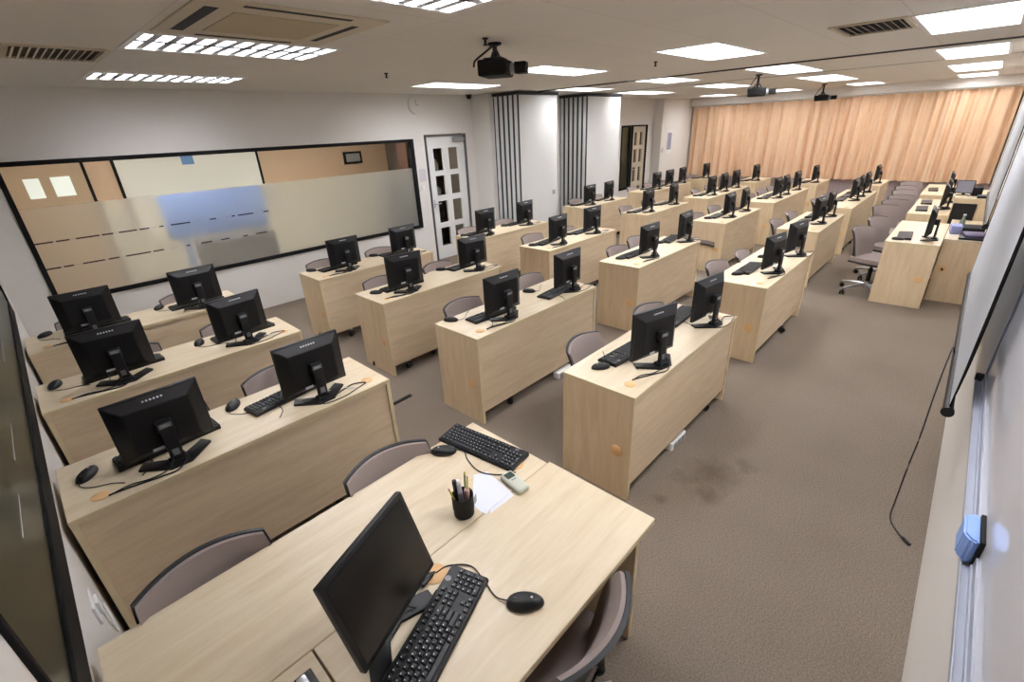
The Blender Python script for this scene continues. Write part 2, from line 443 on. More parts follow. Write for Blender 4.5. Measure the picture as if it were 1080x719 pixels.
# ---- doors
def glazed_door(name, x0, x1, h, panes_x, panes_z, m, yy=YW+.03, handle_left=True):
    d = bpy.data.objects.new(name, None); COL.objects.link(d); d['kind'] = 'structure'; d.location = (0, 0, 0)
    mb = MB(); xs = [x0]+[q for p_ in panes_x for q in p_]+[x1]; zs = [0.005]+[q for p_ in panes_z for q in p_]+[h]
    for i in range(0, len(xs), 2): mb.box(xs[i], xs[i+1], yy, yy+.045, .005, h)
    for i in range(0, len(zs), 2):
        for p_ in panes_x: mb.box(p_[0], p_[1], yy, yy+.045, zs[i], zs[i+1])
    child('door_leaf', mb.mesh('door_leaf', m, 0), d)
    for p_ in panes_x:
        for z_ in panes_z:
            child('glass_pane', MB().box(p_[0], p_[1], yy+.018, yy+.024, z_[0], z_[1]).mesh('glass_pane', 'clear', 0), d)
    mb = MB()
    fw = .022 if name == 'door_1' else .035
    mb.box(x0-fw, x0-.003, YW-.012, YW+.08, 0, h+fw); mb.box(x1+.003, x1+fw, YW-.012, YW+.08, 0, h+fw); mb.box(x0-.003, x1+.003, YW-.012, YW+.08, h+.004, h+fw)
    child('door_frame', mb.mesh('door_frame', 'door_trim' if name == 'door_1' else 'frame_black', 0), d)
    hx = x0+.06 if handle_left else x1-.06
    hm = MB().cyl((hx, yy-.002, 1.0), (hx, yy-.05, 1.0), .012).cyl((hx-.01, yy-.05, 1.0), (hx+.11, yy-.05, 1.0), .01).box(hx-.02, hx+.02, yy-.006, yy, .93, 1.07, .003)
    child('door_handle', hm.mesh('door_handle', 'chrome'), d)
    return d
glazed_door('door_1', 5.14, 5.99, 2.085, [(5.285, 5.50), (5.62, 5.845)], [(.23, .56), (.65, 1.03), (1.125, 1.455), (1.54, 1.90)], 'white')
dc = child('door_closer', MB().box(5.72, 5.96, YW-.03, YW+.03, 1.99, 2.06, .006).mesh('door_closer', 'grey'), bpy.data.objects['door_1'])
glazed_door('door_2', 11.87, 12.58, 2.06, [(12.0, 12.18), (12.28, 12.45)], [(.25, .55), (.68, 1.05), (1.17, 1.5), (1.6, 1.92)], 'beige_panel')
w3 = bpy.data.objects.new('window_3', None); COL.objects.link(w3); w3['kind'] = 'structure'
mb = MB(); mb.box(11.28, 11.33, YW-.01, YW+.06, .52, 2.1); mb.box(11.70, 11.80, YW-.01, YW+.06, .52, 2.1); mb.box(11.33, 11.70, YW-.01, YW+.06, 2.05, 2.1); mb.box(11.33, 11.70, YW-.01, YW+.06, .52, .57)
child('window_frame', mb.mesh('window_frame', 'frame_black', 0), w3)
child('glass_pane', MB().box(11.33, 11.70, YW+.02, YW+.026, .57, 2.05).mesh('glass_pane', 'tint', 0), w3)

# ---- things in the room behind the frosted window
t = thing('wall_door', 'brown door leaf with two small white windows behind the clear glass strip', 'door', (0, 0, 0))
child('door_leaf', MB().box(.05, .95, YB2-.05, YB2, 0, 2.1).mesh('door_leaf', 'brown', 0), t)
for a, b in ((.27, .44), (.56, .78)):
    child('window_pane', MB().box(a, b, YB2-.056, YB2-.05, 1.53, 1.80).mesh('window_pane', emis('glowing_pane', (225, 230, 225), .2), 0), t)  # weak emission stands in for light behind the door panes
child('door_edge', MB().box(.95, .99, YB2-.06, YB2, 0, 2.1).mesh('door_edge', 'frame_black', 0), t)
t = thing('whiteboard', 'pale board on the far wall of the next room, seen through the clear strip', 'board', (0, 0, 0))
child('board_surface', MB().box(1.36, 3.46, YB2-.03, YB2, .9, 2.12).mesh('board_surface', mat('pale_board', (232, 230, 222), .5), 0), t)
child('board_frame', MB().box(1.32, 1.36, YB2-.035, YB2, .9, 2.12).box(3.46, 3.5, YB2-.035, YB2, .9, 2.12).mesh('board_frame', 'frame_black', 0), t)
single('poster', MB().box(2.26, 2.44, YB2-.036, YB2-.031, 1.84, 2.06).mesh('poster', 'poster_blue', 0), 'small blue poster pinned on the pale board of the next room', 'poster')
t = thing('picture', 'small dark square picture on the brown wall of the next room', 'picture', (0, 0, 0))
child('picture_frame', MB().box(5.2, 5.62, YB2-.03, YB2, 1.62, 1.86, .004).mesh('picture_frame', 'frame_black', 0), t)
child('picture_print', MB().box(5.25, 5.57, YB2-.034, YB2-.03, 1.66, 1.82).mesh('picture_print', 'grey', 0), t)
single('blue_partition', MB().box(1.45, 2.82, 8.08, 8.2, .9, 1.52, .04).box(1.6, 1.66, 8.1, 8.18, 0, .92).box(2.6, 2.66, 8.1, 8.18, 0, .92).mesh('blue_partition', 'cloth_blue'), 'blue panel standing blurred behind the middle of the frosted glass', 'partition')
single('low_cabinet', MB().box(1.7, 2.75, 7.75, 8.05, 0, .88, .01).mesh('low_cabinet', mat('dark_grey_lam', (84, 80, 82), .6), 0), 'dark low cabinet blurred under the blue panel behind the frosted glass', 'cabinet')
single('tall_cabinet', MB().box(4.42, 4.98, 6.98, 7.35, 0, 1.48, .01).mesh('tall_cabinet', mat('dark_grey_lam2', (72, 70, 70), .6), 0), 'dark cabinet blurred behind the right end of the frosted glass', 'cabinet')
t = thing('bookcase', 'dark brown shelf unit seen through the panes of the white door', 'shelf', (5.75, 7.75, 0))
mb = MB()
for z in (.02, .5, .95, 1.4, 1.95): mb.box(-.45, .45, -.15, .15, z, z+.03)
mb.box(-.48, -.45, -.15, .15, 0, 2.0); mb.box(.45, .48, -.15, .15, 0, 2.0); mb.box(-.45, .45, .13, .15, 0, 2.0)
child('shelf_frame', mb.mesh('shelf_frame', 'dark_brown', 0), t)
for k, (x, z, r, h, m) in enumerate(((-.25, .53, .13, .26, 'black_matte'), (-.2, .98, .13, .28, 'dark_brown'), (-.22, 1.43, .12, .22, 'black_matte'), (.2, 1.43, .09, .25, 'cream'), (.2, .98, .1, .2, 'grey'), (.2, .53, .12, .24, 'black_matte'))):
    single('storage_jar', MB().lathe([(r*.7, 0), (r, h*.25), (r, h*.7), (r*.6, h*.92), (r*.6, h)], 20).mesh('storage_jar', m),
           'round %s jar on the %s shelf seen through the white door' % ({'black_matte': 'black', 'dark_brown': 'brown', 'cream': 'cream', 'grey': 'grey'}[m], {.53: 'second' if x < 0 else 'second, right-hand,', .98: 'third', 1.43: 'fourth'}[z]), 'jar', (5.75+x, 7.72, z), 0, 'jars behind the door')

# ---- ceiling lights
def fixture_parts(L, W, thick=False, lamp='lamp'):
    fr = MB(); t_ = .03 if thick else .022
    fr.box(-L/2-.004, L/2+.004, -W/2-.004, -W/2+t_, -.006, .02); fr.box(-L/2-.004, L/2+.004, W/2-t_, W/2+.004, -.006, .02)
    fr.box(-L/2-.004, -L/2+t_, -W/2+t_, W/2-t_, -.006, .02); fr.box(L/2-t_, L/2+.004, -W/2+t_, W/2-t_, -.006, .02)
    hs = MB()
    hs.box(-L/2, L/2, -W/2, -W/2+.004, .0, .1); hs.box(-L/2, L/2, W/2-.004, W/2, .0, .1)
    hs.box(-L/2, -L/2+.004, -W/2, W/2, .0, .1); hs.box(L/2-.004, L/2, -W/2, W/2, .0, .1); hs.box(-L/2, L/2, -W/2, W/2, .1, .104)
    lv = MB(); nb = 11
    for i in range(1, nb):
        x = -L/2+L*i/nb; (lv.box(x-.022, x+.022, -W/2+t_, W/2-t_, .0, .006).box(x-.004, x+.004, -W/2+t_, W/2-t_, .006, .05) if thick else lv.box(x-.0025, x+.0025, -W/2+t_, W/2-t_, .0, .03))
    if thick: lv.box(-L/2+t_, L/2-t_, -.03, .03, .0, .006).box(-L/2+t_, L/2-t_, -.006, .006, .006, .05)
    dp = [MB().box(-L/2+.03, L/2-.03, y0, y1, .07, .078).mesh('lamp_panel', lamp, 0) for y0, y1 in (((-W/2+.03, -.03), (.03, W/2-.03)) if thick else ((-W/2+.03, W/2-.03),))]
    return [('frame', fr.mesh('frame', 'white', 0)), ('housing', hs.mesh('housing', 'louvre', 0)), ('louvre', lv.mesh('louvre', 'louvre_grey' if thick else 'louvre', 0))]+[('lamp', q) for q in dp]
for x0, x1, y0, y1, lb in LIGHTS:
    t = thing('ceiling_light', lb, 'ceiling light', ((x0+x1)/2, (y0+y1)/2, H), 0, 'recessed ceiling lights')
    for n_, me in fixture_parts(x1-x0, y1-y0, x0 < 1, 'lamp_added' if y0 < 0 else 'lamp' if x0 < 4 else 'lamp_mid' if x0 < 6 else 'lamp_far'): child(n_, me, t)
for i, (x0, x1, y0, y1) in enumerate(CL2):
    # unseen lamps, added to light the rooms behind the glass
    t = thing('ceiling_light', ['added unseen light behind the left part of the frosted window', 'added unseen light behind the right part of the frosted window', 'added unseen light in the store behind the white door', 'added unseen light in the room behind the cream glazed door'][i], 'ceiling light', ((x0+x1)/2, (y0+y1)/2, H), 0)
    child('lamp', MB().box(-.6, .6, -.3, .3, .03, .04).mesh('lamp', 'lamp_unseen', 0), t)
    child('frame', MB().box(-.6, .6, -.3, -.28, -.01, .06).box(-.6, .6, .28, .3, -.01, .06).box(-.6, -.58, -.28, .28, -.01, .06).box(.58, .6, -.28, .28, -.01, .06).box(-.6, .6, -.3, .3, .06, .065).mesh('frame', 'white', 0), t)

# ---- ceiling fittings
t = thing('air_conditioner', 'square beige ceiling air conditioner with four dark outlet slots', 'air conditioner', (1.31, 3.0, H))
child('panel', MB().box(-.47, .47, -.44, .44, -.010, 0, .004).mesh('panel', 'beige_panel'), t)
child('intake_grille', MB().box(-.27, .27, -.25, .25, -.0135, -.010, .001).mesh('intake_grille', mat('beige_grille', (188, 172, 140), .7, noise=.05), 0), t)
for a in ((-.41, -.35, -.30, .30), (.34, .38, -.26, .26), (-.27, .27, -.40, -.365), (-.27, .27, .365, .40)):
    child('outlet_slot', MB().box(a[0], a[1], a[2], a[3], -.0115, -.0095, .0005).mesh('outlet_slot', 'black_matte', 0), t)
def vent(cx, cy, lx, ly, n, label, along_x=False):
    t = thing('ceiling_vent', label, 'vent', (cx, cy, H), 0, 'ceiling vents')
    mb = MB(); b = .03
    mb.box(-lx/2, lx/2, -ly/2, -ly/2+b, -.012, 0); mb.box(-lx/2, lx/2, ly/2-b, ly/2, -.012, 0); mb.box(-lx/2, -lx/2+b, -ly/2+b, ly/2-b, -.012, 0); mb.box(lx/2-b, lx/2, -ly/2+b, ly/2-b, -.012, 0)
    child('vent_frame', mb.mesh('vent_frame', 'beige_panel', 0), t)
    child('backing', MB().box(-lx/2+b, lx/2-b, -ly/2+b, ly/2-b, -.002, 0).mesh('backing', 'store' if along_x else 'black_matte', 0), t)
    for i in range(n):
        y = -ly/2+b+(ly-2*b)*(i+.5)/n
        if along_x:
            x = -lx/2+b+(lx-2*b)*(i+.5)/n
            child('slat', MB().box(-.012, .012, -ly/2+b, ly/2-b, -.001, .001, mtx=Matrix.Translation((x, 0, -.012)) @ Matrix.Rotation(-.6, 4, 'Y')).mesh('slat', 'beige_panel', 0), t); continue
        me = MB().box(-lx/2+b, lx/2-b, -.012, .012, -.001, .001, mtx=Matrix.Translation((0, y, -.012)) @ Matrix.Rotation(.6, 4, 'X')).mesh('slat', 'beige_panel', 0)
        child('slat', me, t)
vent(.53, 4.47, .50, .56, 12, 'slatted ceiling vent at the left edge of the photo', True)
vent(4.82, .82, .62, .46, 9, 'slatted ceiling vent beside the large light at the top right')
struct('trim_2', MB().box(6.86, 6.93, YR, 5.78, H-.012, H), 'seal')
struct('trim_3', MB().box(8.88, 8.92, YR, 5.80, H-.006, H), 'grey')
me_sp = MB().lathe([(.02, 0), (.02, -.008), (.008, -.012), (.008, -.035), (.016, -.038), (.016, -.044), (.0, -.046)], 14).mesh('sprinkler', 'black')
for x, y, lb in ((2.60, 2.66, 'ceiling sprinkler head just above the nearest projector'), (3.07, 4.6, 'ceiling sprinkler head left of the nearest projector'), (5.1, 2.71, 'ceiling sprinkler head right of the nearest projector, above the middle light')):
    single('sprinkler', me_sp, lb, 'sprinkler', (x, y, H), 0, 'sprinkler heads')
t = thing('camera_dome', 'small black dome camera in the corner above the white glazed door', 'camera', (6.06, 6.68, H))
child('mount', MB().lathe([(.055, 0), (.055, -.02), (.045, -.025)], 20).mesh('mount', 'black'), t)
child('dome', MB().lathe([(.045, -.025), (.042, -.045), (.03, -.065), (.0, -.073)], 20).mesh('dome', 'screen'), t)
def projector(x, y, zb, rz, label, s=1.):
    t = thing('projector', label, 'projector', (x, y, H), rz, 'ceiling projectors')
    d = zb-H
    child('ceiling_plate', MB().lathe([(.05, 0), (.05, -.012), (.03, -.02)], 18).mesh('ceiling_plate', 'black'), t)
    child('pole', MB().cyl((0, 0, -.015), (0, 0, d+.05), .016).mesh('pole', 'black'), t)
    child('bracket', MB().box(-.07, .07, -.07, .07, d+.035, d+.05, .004).cyl((-.05, -.05, d+.04), (-.02, -.02, d+.09), .008).cyl((.05, .05, d+.04), (.02, .02, d+.09), .008).mesh('bracket', 'black'), t)
    b = child('body', MB().box(-.15*s, .15*s, -.12*s, .12*s, d-.07, d+.035, .015, 3).mesh('body', 'black_matte'), t)
    child('lens', MB().cyl((.06*s, -.12*s, d-.02), (.06*s, -.165*s, d-.02), .045*s, .04*s, 24).mesh('lens', 'grey'), b, 'grey lens ring')
    child('lens_hood', MB().box(.06*s-.05, .06*s+.05, -.26*s, -.16*s, d-.055, d+.02, .006).mesh('lens_hood', 'black_matte'), b)
    child('vent_grille', MB().box(-.1*s, .0, -.123*s, -.12*s, d-.05, d+.01).mesh('vent_grille', 'black', 0), b)
    child('cable', MB().tube([(.0, .02, -.02), (-.05, .07, d*.45), (-.11, .12, d+.03), (-.13, .125, d-.01)], .007).mesh('cable', 'black'), t)
projector(2.80, 2.77, 2.57, .5, 'nearest black ceiling projector, hanging before the ceiling light', .86)
projector(8.2, 2.68, 2.50, .35, 'middle black ceiling projector, beyond the dark ceiling track')
projector(12.5, 2.76, 2.47, .1, 'farthest black ceiling projector, close to the curtain')

# ---- wall fittings
t = thing('wall_clock', 'round pale clock high on the wall above the white glazed door', 'clock', (4.99, YW, 2.56))
child('clock_rim', MB().cyl((0, 0, 0), (0, -.03, 0), .13, .13, 36).mesh('clock_rim', 'wall'), t)
child('clock_face', MB().cyl((0, -.03, 0), (0, -.032, 0), .115, .115, 36).mesh('clock_face', 'wall'), t)
child('clock_hand', MB().box(-.004, .004, -.036, -.033, 0, .08).mesh('clock_hand', 'grey', 0), t)
child('clock_hand', MB().box(0, .055, -.036, -.033, -.004, .004).mesh('clock_hand', 'grey', 0), t)
t = thing('notice', 'pale notice on the wall between the frosted window and the white door', 'notice', (4.985, YW, 1.5))
child('sheet', MB().box(-.07, .07, -.004, 0, -.1, .1).mesh('sheet', mat('pale_print', (206, 202, 206), .7), 0), t)
t = thing('light_switch', 'small white switch under the notice beside the white door', 'switch', (4.97, YW, 1.3))
child('plate', MB().box(-.04, .04, -.01, 0, -.04, .04, .003).mesh('plate', 'white'), t)
child('rocker', MB().box(-.018, .018, -.014, -.01, -.02, .02, .002).mesh('rocker', 'white'), t)
t = thing('poster', 'tall pale printed poster on the column left of the curtain', 'poster', (13.45, 6.55, 1.62))
child('sheet', MB().box(-.16, .16, -.006, 0, -.3, .3).mesh('sheet', 'white', 0), t)
child('print', MB().box(-.12, .12, -.008, -.006, -.2, .24).mesh('print', 'print_grey', 0), t)
t = thing('light_switch', 'small switch on the column left of the pale poster', 'switch', (13.08, 6.55, 1.42))
child('plate', MB().box(-.06, .06, -.01, 0, -.05, .05, .003).mesh('plate', mat('switch_beige', (196, 186, 180), .5)), t)
child('rocker', MB().box(-.02, .02, -.014, -.01, -.02, .02, .002).mesh('rocker', 'white'), t)
t = thing('wall_socket', 'small grey socket low on the front of the first folding partition', 'socket', (7.25, 5.78, 1.02))
child('plate', MB().box(-.04, .04, -.008, 0, -.04, .04, .003).mesh('plate', 'grey'), t)
t = thing('wall_speaker', 'small black box on the wall between the two folding partitions', 'speaker', (8.0, YW, 1.85))
child('case', MB().box(-.06, .06, -.1, 0, -.12, .12, .01).mesh('case', 'black'), t)
child('grille', MB().box(-.05, .05, -.104, -.1, -.1, .1).mesh('grille', 'black_matte', 0), t)

# ---- folding partitions
def partition(x0, x1, y0, n, th, label):
    t = thing('folding_partition', label, 'partition', (x0, y0, 0), 0, 'stacked folding partitions')
    for i in range(n):
        ya = i*th
        p_ = child('panel', MB().box(.012, x1-x0, ya+.006, ya+th-.006, .02, H-.06, .004).mesh('panel', 'panel_white', 0), t)
        sl = MB()
        for yy in (ya, ya+th-.017): sl.box(-.004, .022, yy, yy+.017, .02, H-.06)
        child('edge_seal', sl.mesh('edge_seal', 'seal', 0), p_, 'dark vertical edge seal')
        child('edge_strip', MB().box(0., .012, ya+.02, ya+th-.02, .02, H-.06, .003).mesh('edge_strip', 'panel_white', 0), p_)
    child('top_track', MB().box(-.03, x1-x0, -.02, n*th, H-.055, H-.014).mesh('top_track', 'seal', 0), t)
partition(6.32, 7.37, 5.78, 5, .115, 'nearer stack of white folding partition panels with dark edge stripes')
partition(8.32, 9.55, 5.80, 6, .11, 'farther stack of white folding partition panels with dark edge stripes')

# ---- curtain
def curtain_fn(y0, y1, z0, z1, x):
    ph = [random.random()*6 for _ in range(5)]
    def fn(u, v):
        y = y0+(y1-y0)*u; z = z0+(z1-z0)*v
        k = .55+.45*(1-v)
        ww = y+.12*math.sin(1.1*y+ph[0])+.05*math.sin(2.7*y+ph[3])
        a = .055*math.sin(ww*2*PI/.23+ph[1])+.03*math.sin(ww*2*PI/.13+ph[2]+.4*v)+.045*math.sin(ww*2*PI/.83+ph[4])
        return (x+a*k, y, z), (1, 0, 0)
    return fn
t = thing('curtain', 'long pleated peach curtain across the far wall', 'curtain', (0, 0, 0))
child('cloth', MB().sheet(curtain_fn(YR+.03, 6.56, .60, 2.5, XF-.18), 620, 8, .004).mesh('cloth', 'curtain', 80), t)
child('rail', MB().box(XF-.22, XF-.14, YR+.01, 6.6, 2.49, 2.515).mesh('rail', 'white', 0), t)

# ---- whiteboard and screen on the right wall
t = thing('whiteboard', 'glossy whiteboard on the right wall above an aluminium tray', 'whiteboard', (0, YR, 0))
child('board_surface', MB().box(-.25, 3.06, .004, .016, .935, 2.1).mesh('board_surface', 'whiteboard', 0), t)
mb = MB(); mb.box(3.06, 3.085, .001, .022, .91, 2.125); mb.box(-.27, 3.06, .001, .022, 2.1, 2.125); mb.box(-.275, -.25, .001, .022, .91, 2.1); mb.box(-.25, 3.06, .001, .022, .905, .935)
child('board_frame', mb.mesh('board_frame', 'alu', 0), t)
child('pen_tray', MB().box(-.2, 3.05, .022, .046, .882, .890, .002).box(-.2, 3.05, .044, .049, .882, .900, .002).box(-.2, 3.05, .022, .026, .87, .905).mesh('pen_tray', 'alu', 0), t)
child('corner_cap', MB().box(3.06, 3.1, .0, .052, .885, .92, .006).mesh('corner_cap', 'black'), t, 'black corner cap')
t = thing('board_eraser', 'blue eraser with black felt standing on the whiteboard tray', 'eraser', (1.69, YR+.034, .892), 0)
child('eraser_grip', MB().prism([(-.07, .012), (-.045, .03), (.045, .03), (.07, .012), (.07, -.006), (-.07, -.006)], .006, .095, .006).mesh('eraser_grip', 'eraser_blue'), t)
child('felt', MB().box(-.073, .073, -.018, -.006, 0.0, .1, .003).mesh('felt', 'black_matte'), t, 'black felt pad')

def bw_(z): return .02+.12*max(0, min(1, (z-.8)/.35))
def screen(xa, xb, z0, label):
    t = thing('projection_screen', label, 'screen', (0, -.2, 0), 0, 'projection screens')
    def cut(z): return .17*max(0, min(1, (z0+.46-z)/.46))**2
    ea = lambda z: xa+cut(z)
    eb = lambda z: xb-cut(z)
    bw = lambda z: .02+.12*max(0, min(1, (z-z0)/.35))
    def fn_s(a, b):
        def fn(u, v):
            z = z0+.01+(2.57-z0)*v; x = a(z)+(b(z)-a(z))*u
            return (x, 0, z), (0, 1, 0)
        return fn
    child('cloth', MB().sheet(fn_s(lambda z: ea(z)+bw(z), lambda z: eb(z)-bw(z)), 2, 30, .003).mesh('cloth', 'screen_cloth', 0), t)
    child('border', MB().sheet(fn_s(ea, lambda z: ea(z)+bw(z)), 1, 30, .003).mesh('border', 'border_black', 0), t, 'black border strip')
    child('border', MB().sheet(fn_s(lambda z: eb(z)-bw(z), eb), 1, 30, .003).mesh('border', 'border_black', 0), t, 'black border strip')
    child('bottom_bar', MB().cyl((xa+.16, 0, z0-.01), (xb-.14, 0, z0-.01), .021, None, 20).cyl((xa+.14, 0, z0-.01), (xa+.16, 0, z0-.01), .026, None, 20).mesh('bottom_bar', 'black'), t)
    child('case', MB().box(xa-.15, xb+.12, -.05, .06, 2.58, 2.70, .01).mesh('case', 'white'), t)
screen(2.68, 5.82, .80, 'nearer pulled-down projection screen, its black bottom bar end beside the whiteboard tray')
screen(6.12, 9.0, 1.12, 'farther projection screen, between the nearer screen and the tall maple cabinet')
single('cable', MB().tube([(3.62, -.185, .80), (3.52, -.165, .86), (3.2, -.15, .73), (3.03, -.15, .5), (3.06, -.15, .3), (3.0, -.15, .08), (2.9, -.15, .012), (2.81, -.19, .008), (2.745, -.246, .008)], .0038).cyl((2.77, -.222, .01), (2.735, -.255, .01), .009).mesh('cable', 'black'),
       'thin black cable hanging from the projection screen down to the carpet', 'cable')

# ------------------------------------------------------------------ furniture prototypes (meshes)
DH = .75
DW = .504
def desk_meshes(L, D=DW):
    t = .025
    d = {}
    d['tabletop'] = MB().box(0, L, 0, D, DH-t, DH, .002).mesh('tabletop', 'top', 0)
    d['side_panel0'] = MB().box(0, t, 0.003, D-.003, 0, DH-t).mesh('side_panel', 'side', 0)
    d['side_panel1'] = MB().box(L-t, L, 0.003, D-.003, 0, DH-t).mesh('side_panel', 'side', 0)
    d['modesty_panel'] = MB().box(t, L-t, .012, .03, .10, DH-t).mesh('modesty_panel', 'front', 0)
    d['edge_band'] = MB().box(-.001, L+.001, -.0015, 0, DH-t, DH-.001).box(-.0015, 0, 0, D, DH-t, DH-.001).box(0, t, .0015, .003, 0.001, DH-t).box(L-t, L, .0015, .003, 0.001, DH-t).mesh('edge_band', 'edge', 0)
    return d
me_gt = MB().lathe([(.034, 0), (.034, .002), (.03, .004), (.0, .004)], 28).mesh('grommet', 'grommet')
me_gs = MB().lathe([(.039, 0), (.039, .003), (.033, .005), (.0, .005)], 28).mesh('grommet', 'grommet')
DM = {}
def desk(x, y, L, label, group, flip=False, near_g=True, tops=(.12, -.10), D=DW):
    k = (round(L, 3), D)
    if k not in DM: DM[k] = desk_meshes(L, D)
    d = DM[k]
    t = thing('computer_desk', label, 'desk', (x, y, 0) if not flip else (x+L, y+D, 0), PI if flip else 0, group)
    child('tabletop', d['tabletop'], t)
    child('side_panel', d['side_panel0'], t); child('side_panel', d['side_panel1'], t)
    child('modesty_panel', d['modesty_panel'], t); child('edge_band', d['edge_band'], t)
    for g in tops:
        gx = g if g > 0 else L+g
        child('cable_grommet', me_gt, t, 'orange cable cap', (gx, .10, DH))
    if near_g: child('cable_grommet', me_gs, t, 'orange cable cap', (-.0005, .095, .345), (0, -PI/2, 0))
    return t

# monitor --------------------------------------------------------
def frustum(w0, h0, y0, w1, h1, y1, zc, zc1=None):
    zc1 = zc if zc1 is None else zc1
    t = bmesh.new(); V = []
    for w, h, y, z in ((w0, h0, y0, zc), (w1, h1, y1, zc1)):
        V.append([t.verts.new((sx*w/2, y, z+sz*h/2)) for sx, sz in ((-1, -1), (1, -1), (1, 1), (-1, 1))])
    t.faces.new(V[0]); t.faces.new(V[1][::-1])
    for i in range(4): t.faces.new((V[0][i], V[0][(i+1) % 4], V[1][(i+1) % 4], V[1][i]))
    bmesh.ops.recalc_face_normals(t, faces=t.faces[:])
    bmesh.ops.bevel(t, geom=t.edges[:], offset=.003, segments=2, affect='EDGES')
    return t
MWID, MHEI, MZ = .378, .312, .05
zc = MZ+MHEI/2
mb = MB(); mb.box(-MWID/2, MWID/2, .03, .052, MZ, MZ+MHEI, .004)
mb.merge(frustum(MWID-.01, MHEI-.01, .031, .255, .215, -.008, zc, zc-.005))
me_case = mb.mesh('casing', 'black', 25)
me_scr = MB().box(-MWID/2+.016, MWID/2-.016, .050, .0535, MZ+.02, MZ+MHEI-.016).mesh('screen', 'screen', 0)
mb = MB()
for i in range(6): mb.box(-.042+i*.0145, -.042+i*.0145+.008, -.001, .001, -.004, .004)
me_glint = mb.mesh('vent_glints', 'legend', 0)  # pale colour imitates highlights on the vent slots
mb = MB(); mb.box(-.028, .028, -.052, -.030, .008, .20, .006).box(-.032, .032, -.05, -.006, .17, .235, .008).box(-.04, .04, -.07, -.012, .0, .03, .006)
me_col = mb.mesh('stand_column', 'black', 25)
# open window in the column plus V shaped foot
me_slot = MB().box(-.014, .014, -.0535, -.0515, .05, .085, .0008).box(-.009, .009, -.0545, -.0533, .056, .079).mesh('cable_slot', 'badge', 0)
me_foot = MB().prism([(-.045, -.085), (.045, -.085), (.155, .02), (.125, .075), (.03, -.005), (-.03, -.005), (-.125, .075), (-.155, .02)], 0, .013, .002).mesh('stand_foot', 'black', 25)
me_lab = MB().box(-.026, .026, -.0515, -.0495, .203, .226).mesh('badge', 'badge', 0)
me_plate = MB().box(-.075, -.03, -.0095, -.0075, .085, .1).mesh('rating_label', 'legend', 0)
me_mcab = MB().tube([(.02, -.03, .07), (.03, -.07, .03), (-.02, -.11, .006), (-.09, -.105, .005), (-.16, -.09, .005), (-.23, -.075, .005), (-.28, -.07, .006)], .0035, 6).tube([(.0, -.03, .09), (-.04, -.08, .02), (-.12, -.085, .005), (-.2, -.06, .005), (-.28, -.075, .006)], .003, 6).mesh('cable', 'black')
me_mcab_r = MB().tube([(-.02, -.03, .07), (.05, -.07, .02), (.14, -.03, .005), (.2, -.02, .005), (.26, -.06, .006)], .0035, 6).tube([(.0, -.03, .06), (-.04, -.09, .008), (.08, -.115, .005), (.2, -.085, .005), (.26, -.07, .006)], .003, 6).mesh('cable', 'black')
me_wcab = MB().tube([(.03, .01, .02), (.09, .0, .006), (.15, -.03, .005), (.19, -.08, .005)], .003, 6).mesh('network_cable', 'white')
me_dell = text_mesh('DELL', .0155, 'legend')
def monitor(x, y, z, rz, label, group='monitors on the desks', side=-1, tilt=0., detail=2, cable=True, lift=0.):
    t = thing('monitor', label, 'monitor', (x, y, z), rz, group)
    child('stand_foot', me_foot, t)
    c = child('stand_column', me_col, t)
    if detail > 0:
        child('cable_slot', me_slot, c, 'grey slot in the stand'); child('badge', me_lab, c, 'pale badge on the stand head')
    hz = .2+lift
    p_ = child('casing', me_case, t, loc=(0, 0, 0))
    if tilt or lift: p_.matrix_local = Matrix.Translation((0, .0, lift)) @ Matrix.Translation((0, .02, .2)) @ Matrix.Rotation(tilt, 4, 'X') @ Matrix.Translation((0, -.02, -.2))
    child('screen', me_scr, p_, 'glossy dark screen')
    if detail > 1: child('logo_letters', me_dell, c, 'pale logo letters', (0, -.0516, .2145), (PI/2, 0, 0))
    if detail > 0:
        child('vent_glints', me_glint, p_, 'vent slots painted pale as highlights', (0, .0115, MZ+MHEI-.0245), (math.radians(-48), 0, 0))
        child('rating_label', me_plate, p_, 'pale rating label')
    if cable: child('cable', me_mcab if side < 0 else me_mcab_r, t)
    if detail > 1 and cable and side > 0: child('network_cable', me_wcab, t, 'white cable')
    return t

# keyboard -------------------------------------------------------
U = .01905
def key_layout():
    K = []   # (x from esc side in u, row, width, height)
    r = [(0, 1), (2, 1), (3, 1), (4, 1), (5, 1), (6.5, 1), (7.5, 1), (8.5, 1), (9.5, 1), (11, 1), (12, 1), (13, 1), (14, 1)]
    K += [(x, 0, w, 1) for x, w in r]; K += [(15.25+i, 0, 1, 1) for i in range(3)]
    def row(ws, rr, x=0):
        for w_ in ws: K.append((x, rr, w_, 1)); x += w_
    row([1]*13+[2], 1); row([1.5]+[1]*12+[1.5], 2); row([1.75]+[1]*11+[2.25], 3); row([2.25]+[1]*10+[2.75], 4); row([1.25, 1.25, 1.25, 6.25, 1.25, 1.25, 1.25, 1.25], 5)
    for rr in (1, 2): K.extend([(15.25+i, rr, 1, 1) for i in range(3)])
    K.append((16.25, 4, 1, 1)); K.extend([(15.25+i, 5, 1, 1) for i in range(3)])
    K.extend([(18.5+i, 1, 1, 1) for i in range(4)]); K.extend([(18.5+i, 2, 1, 1) for i in range(3)]); K.append((21.5, 2, 1, 2))
    K.extend([(18.5+i, 3, 1, 1) for i in range(3)]); K.extend([(18.5+i, 4, 1, 1) for i in range(3)]); K.append((21.5, 4, 1, 2))
    K.append((18.5, 5, 2, 1)); K.append((20.5, 5, 1, 1))
    return K
KEYS = key_layout()
KL, KD = .447, .142
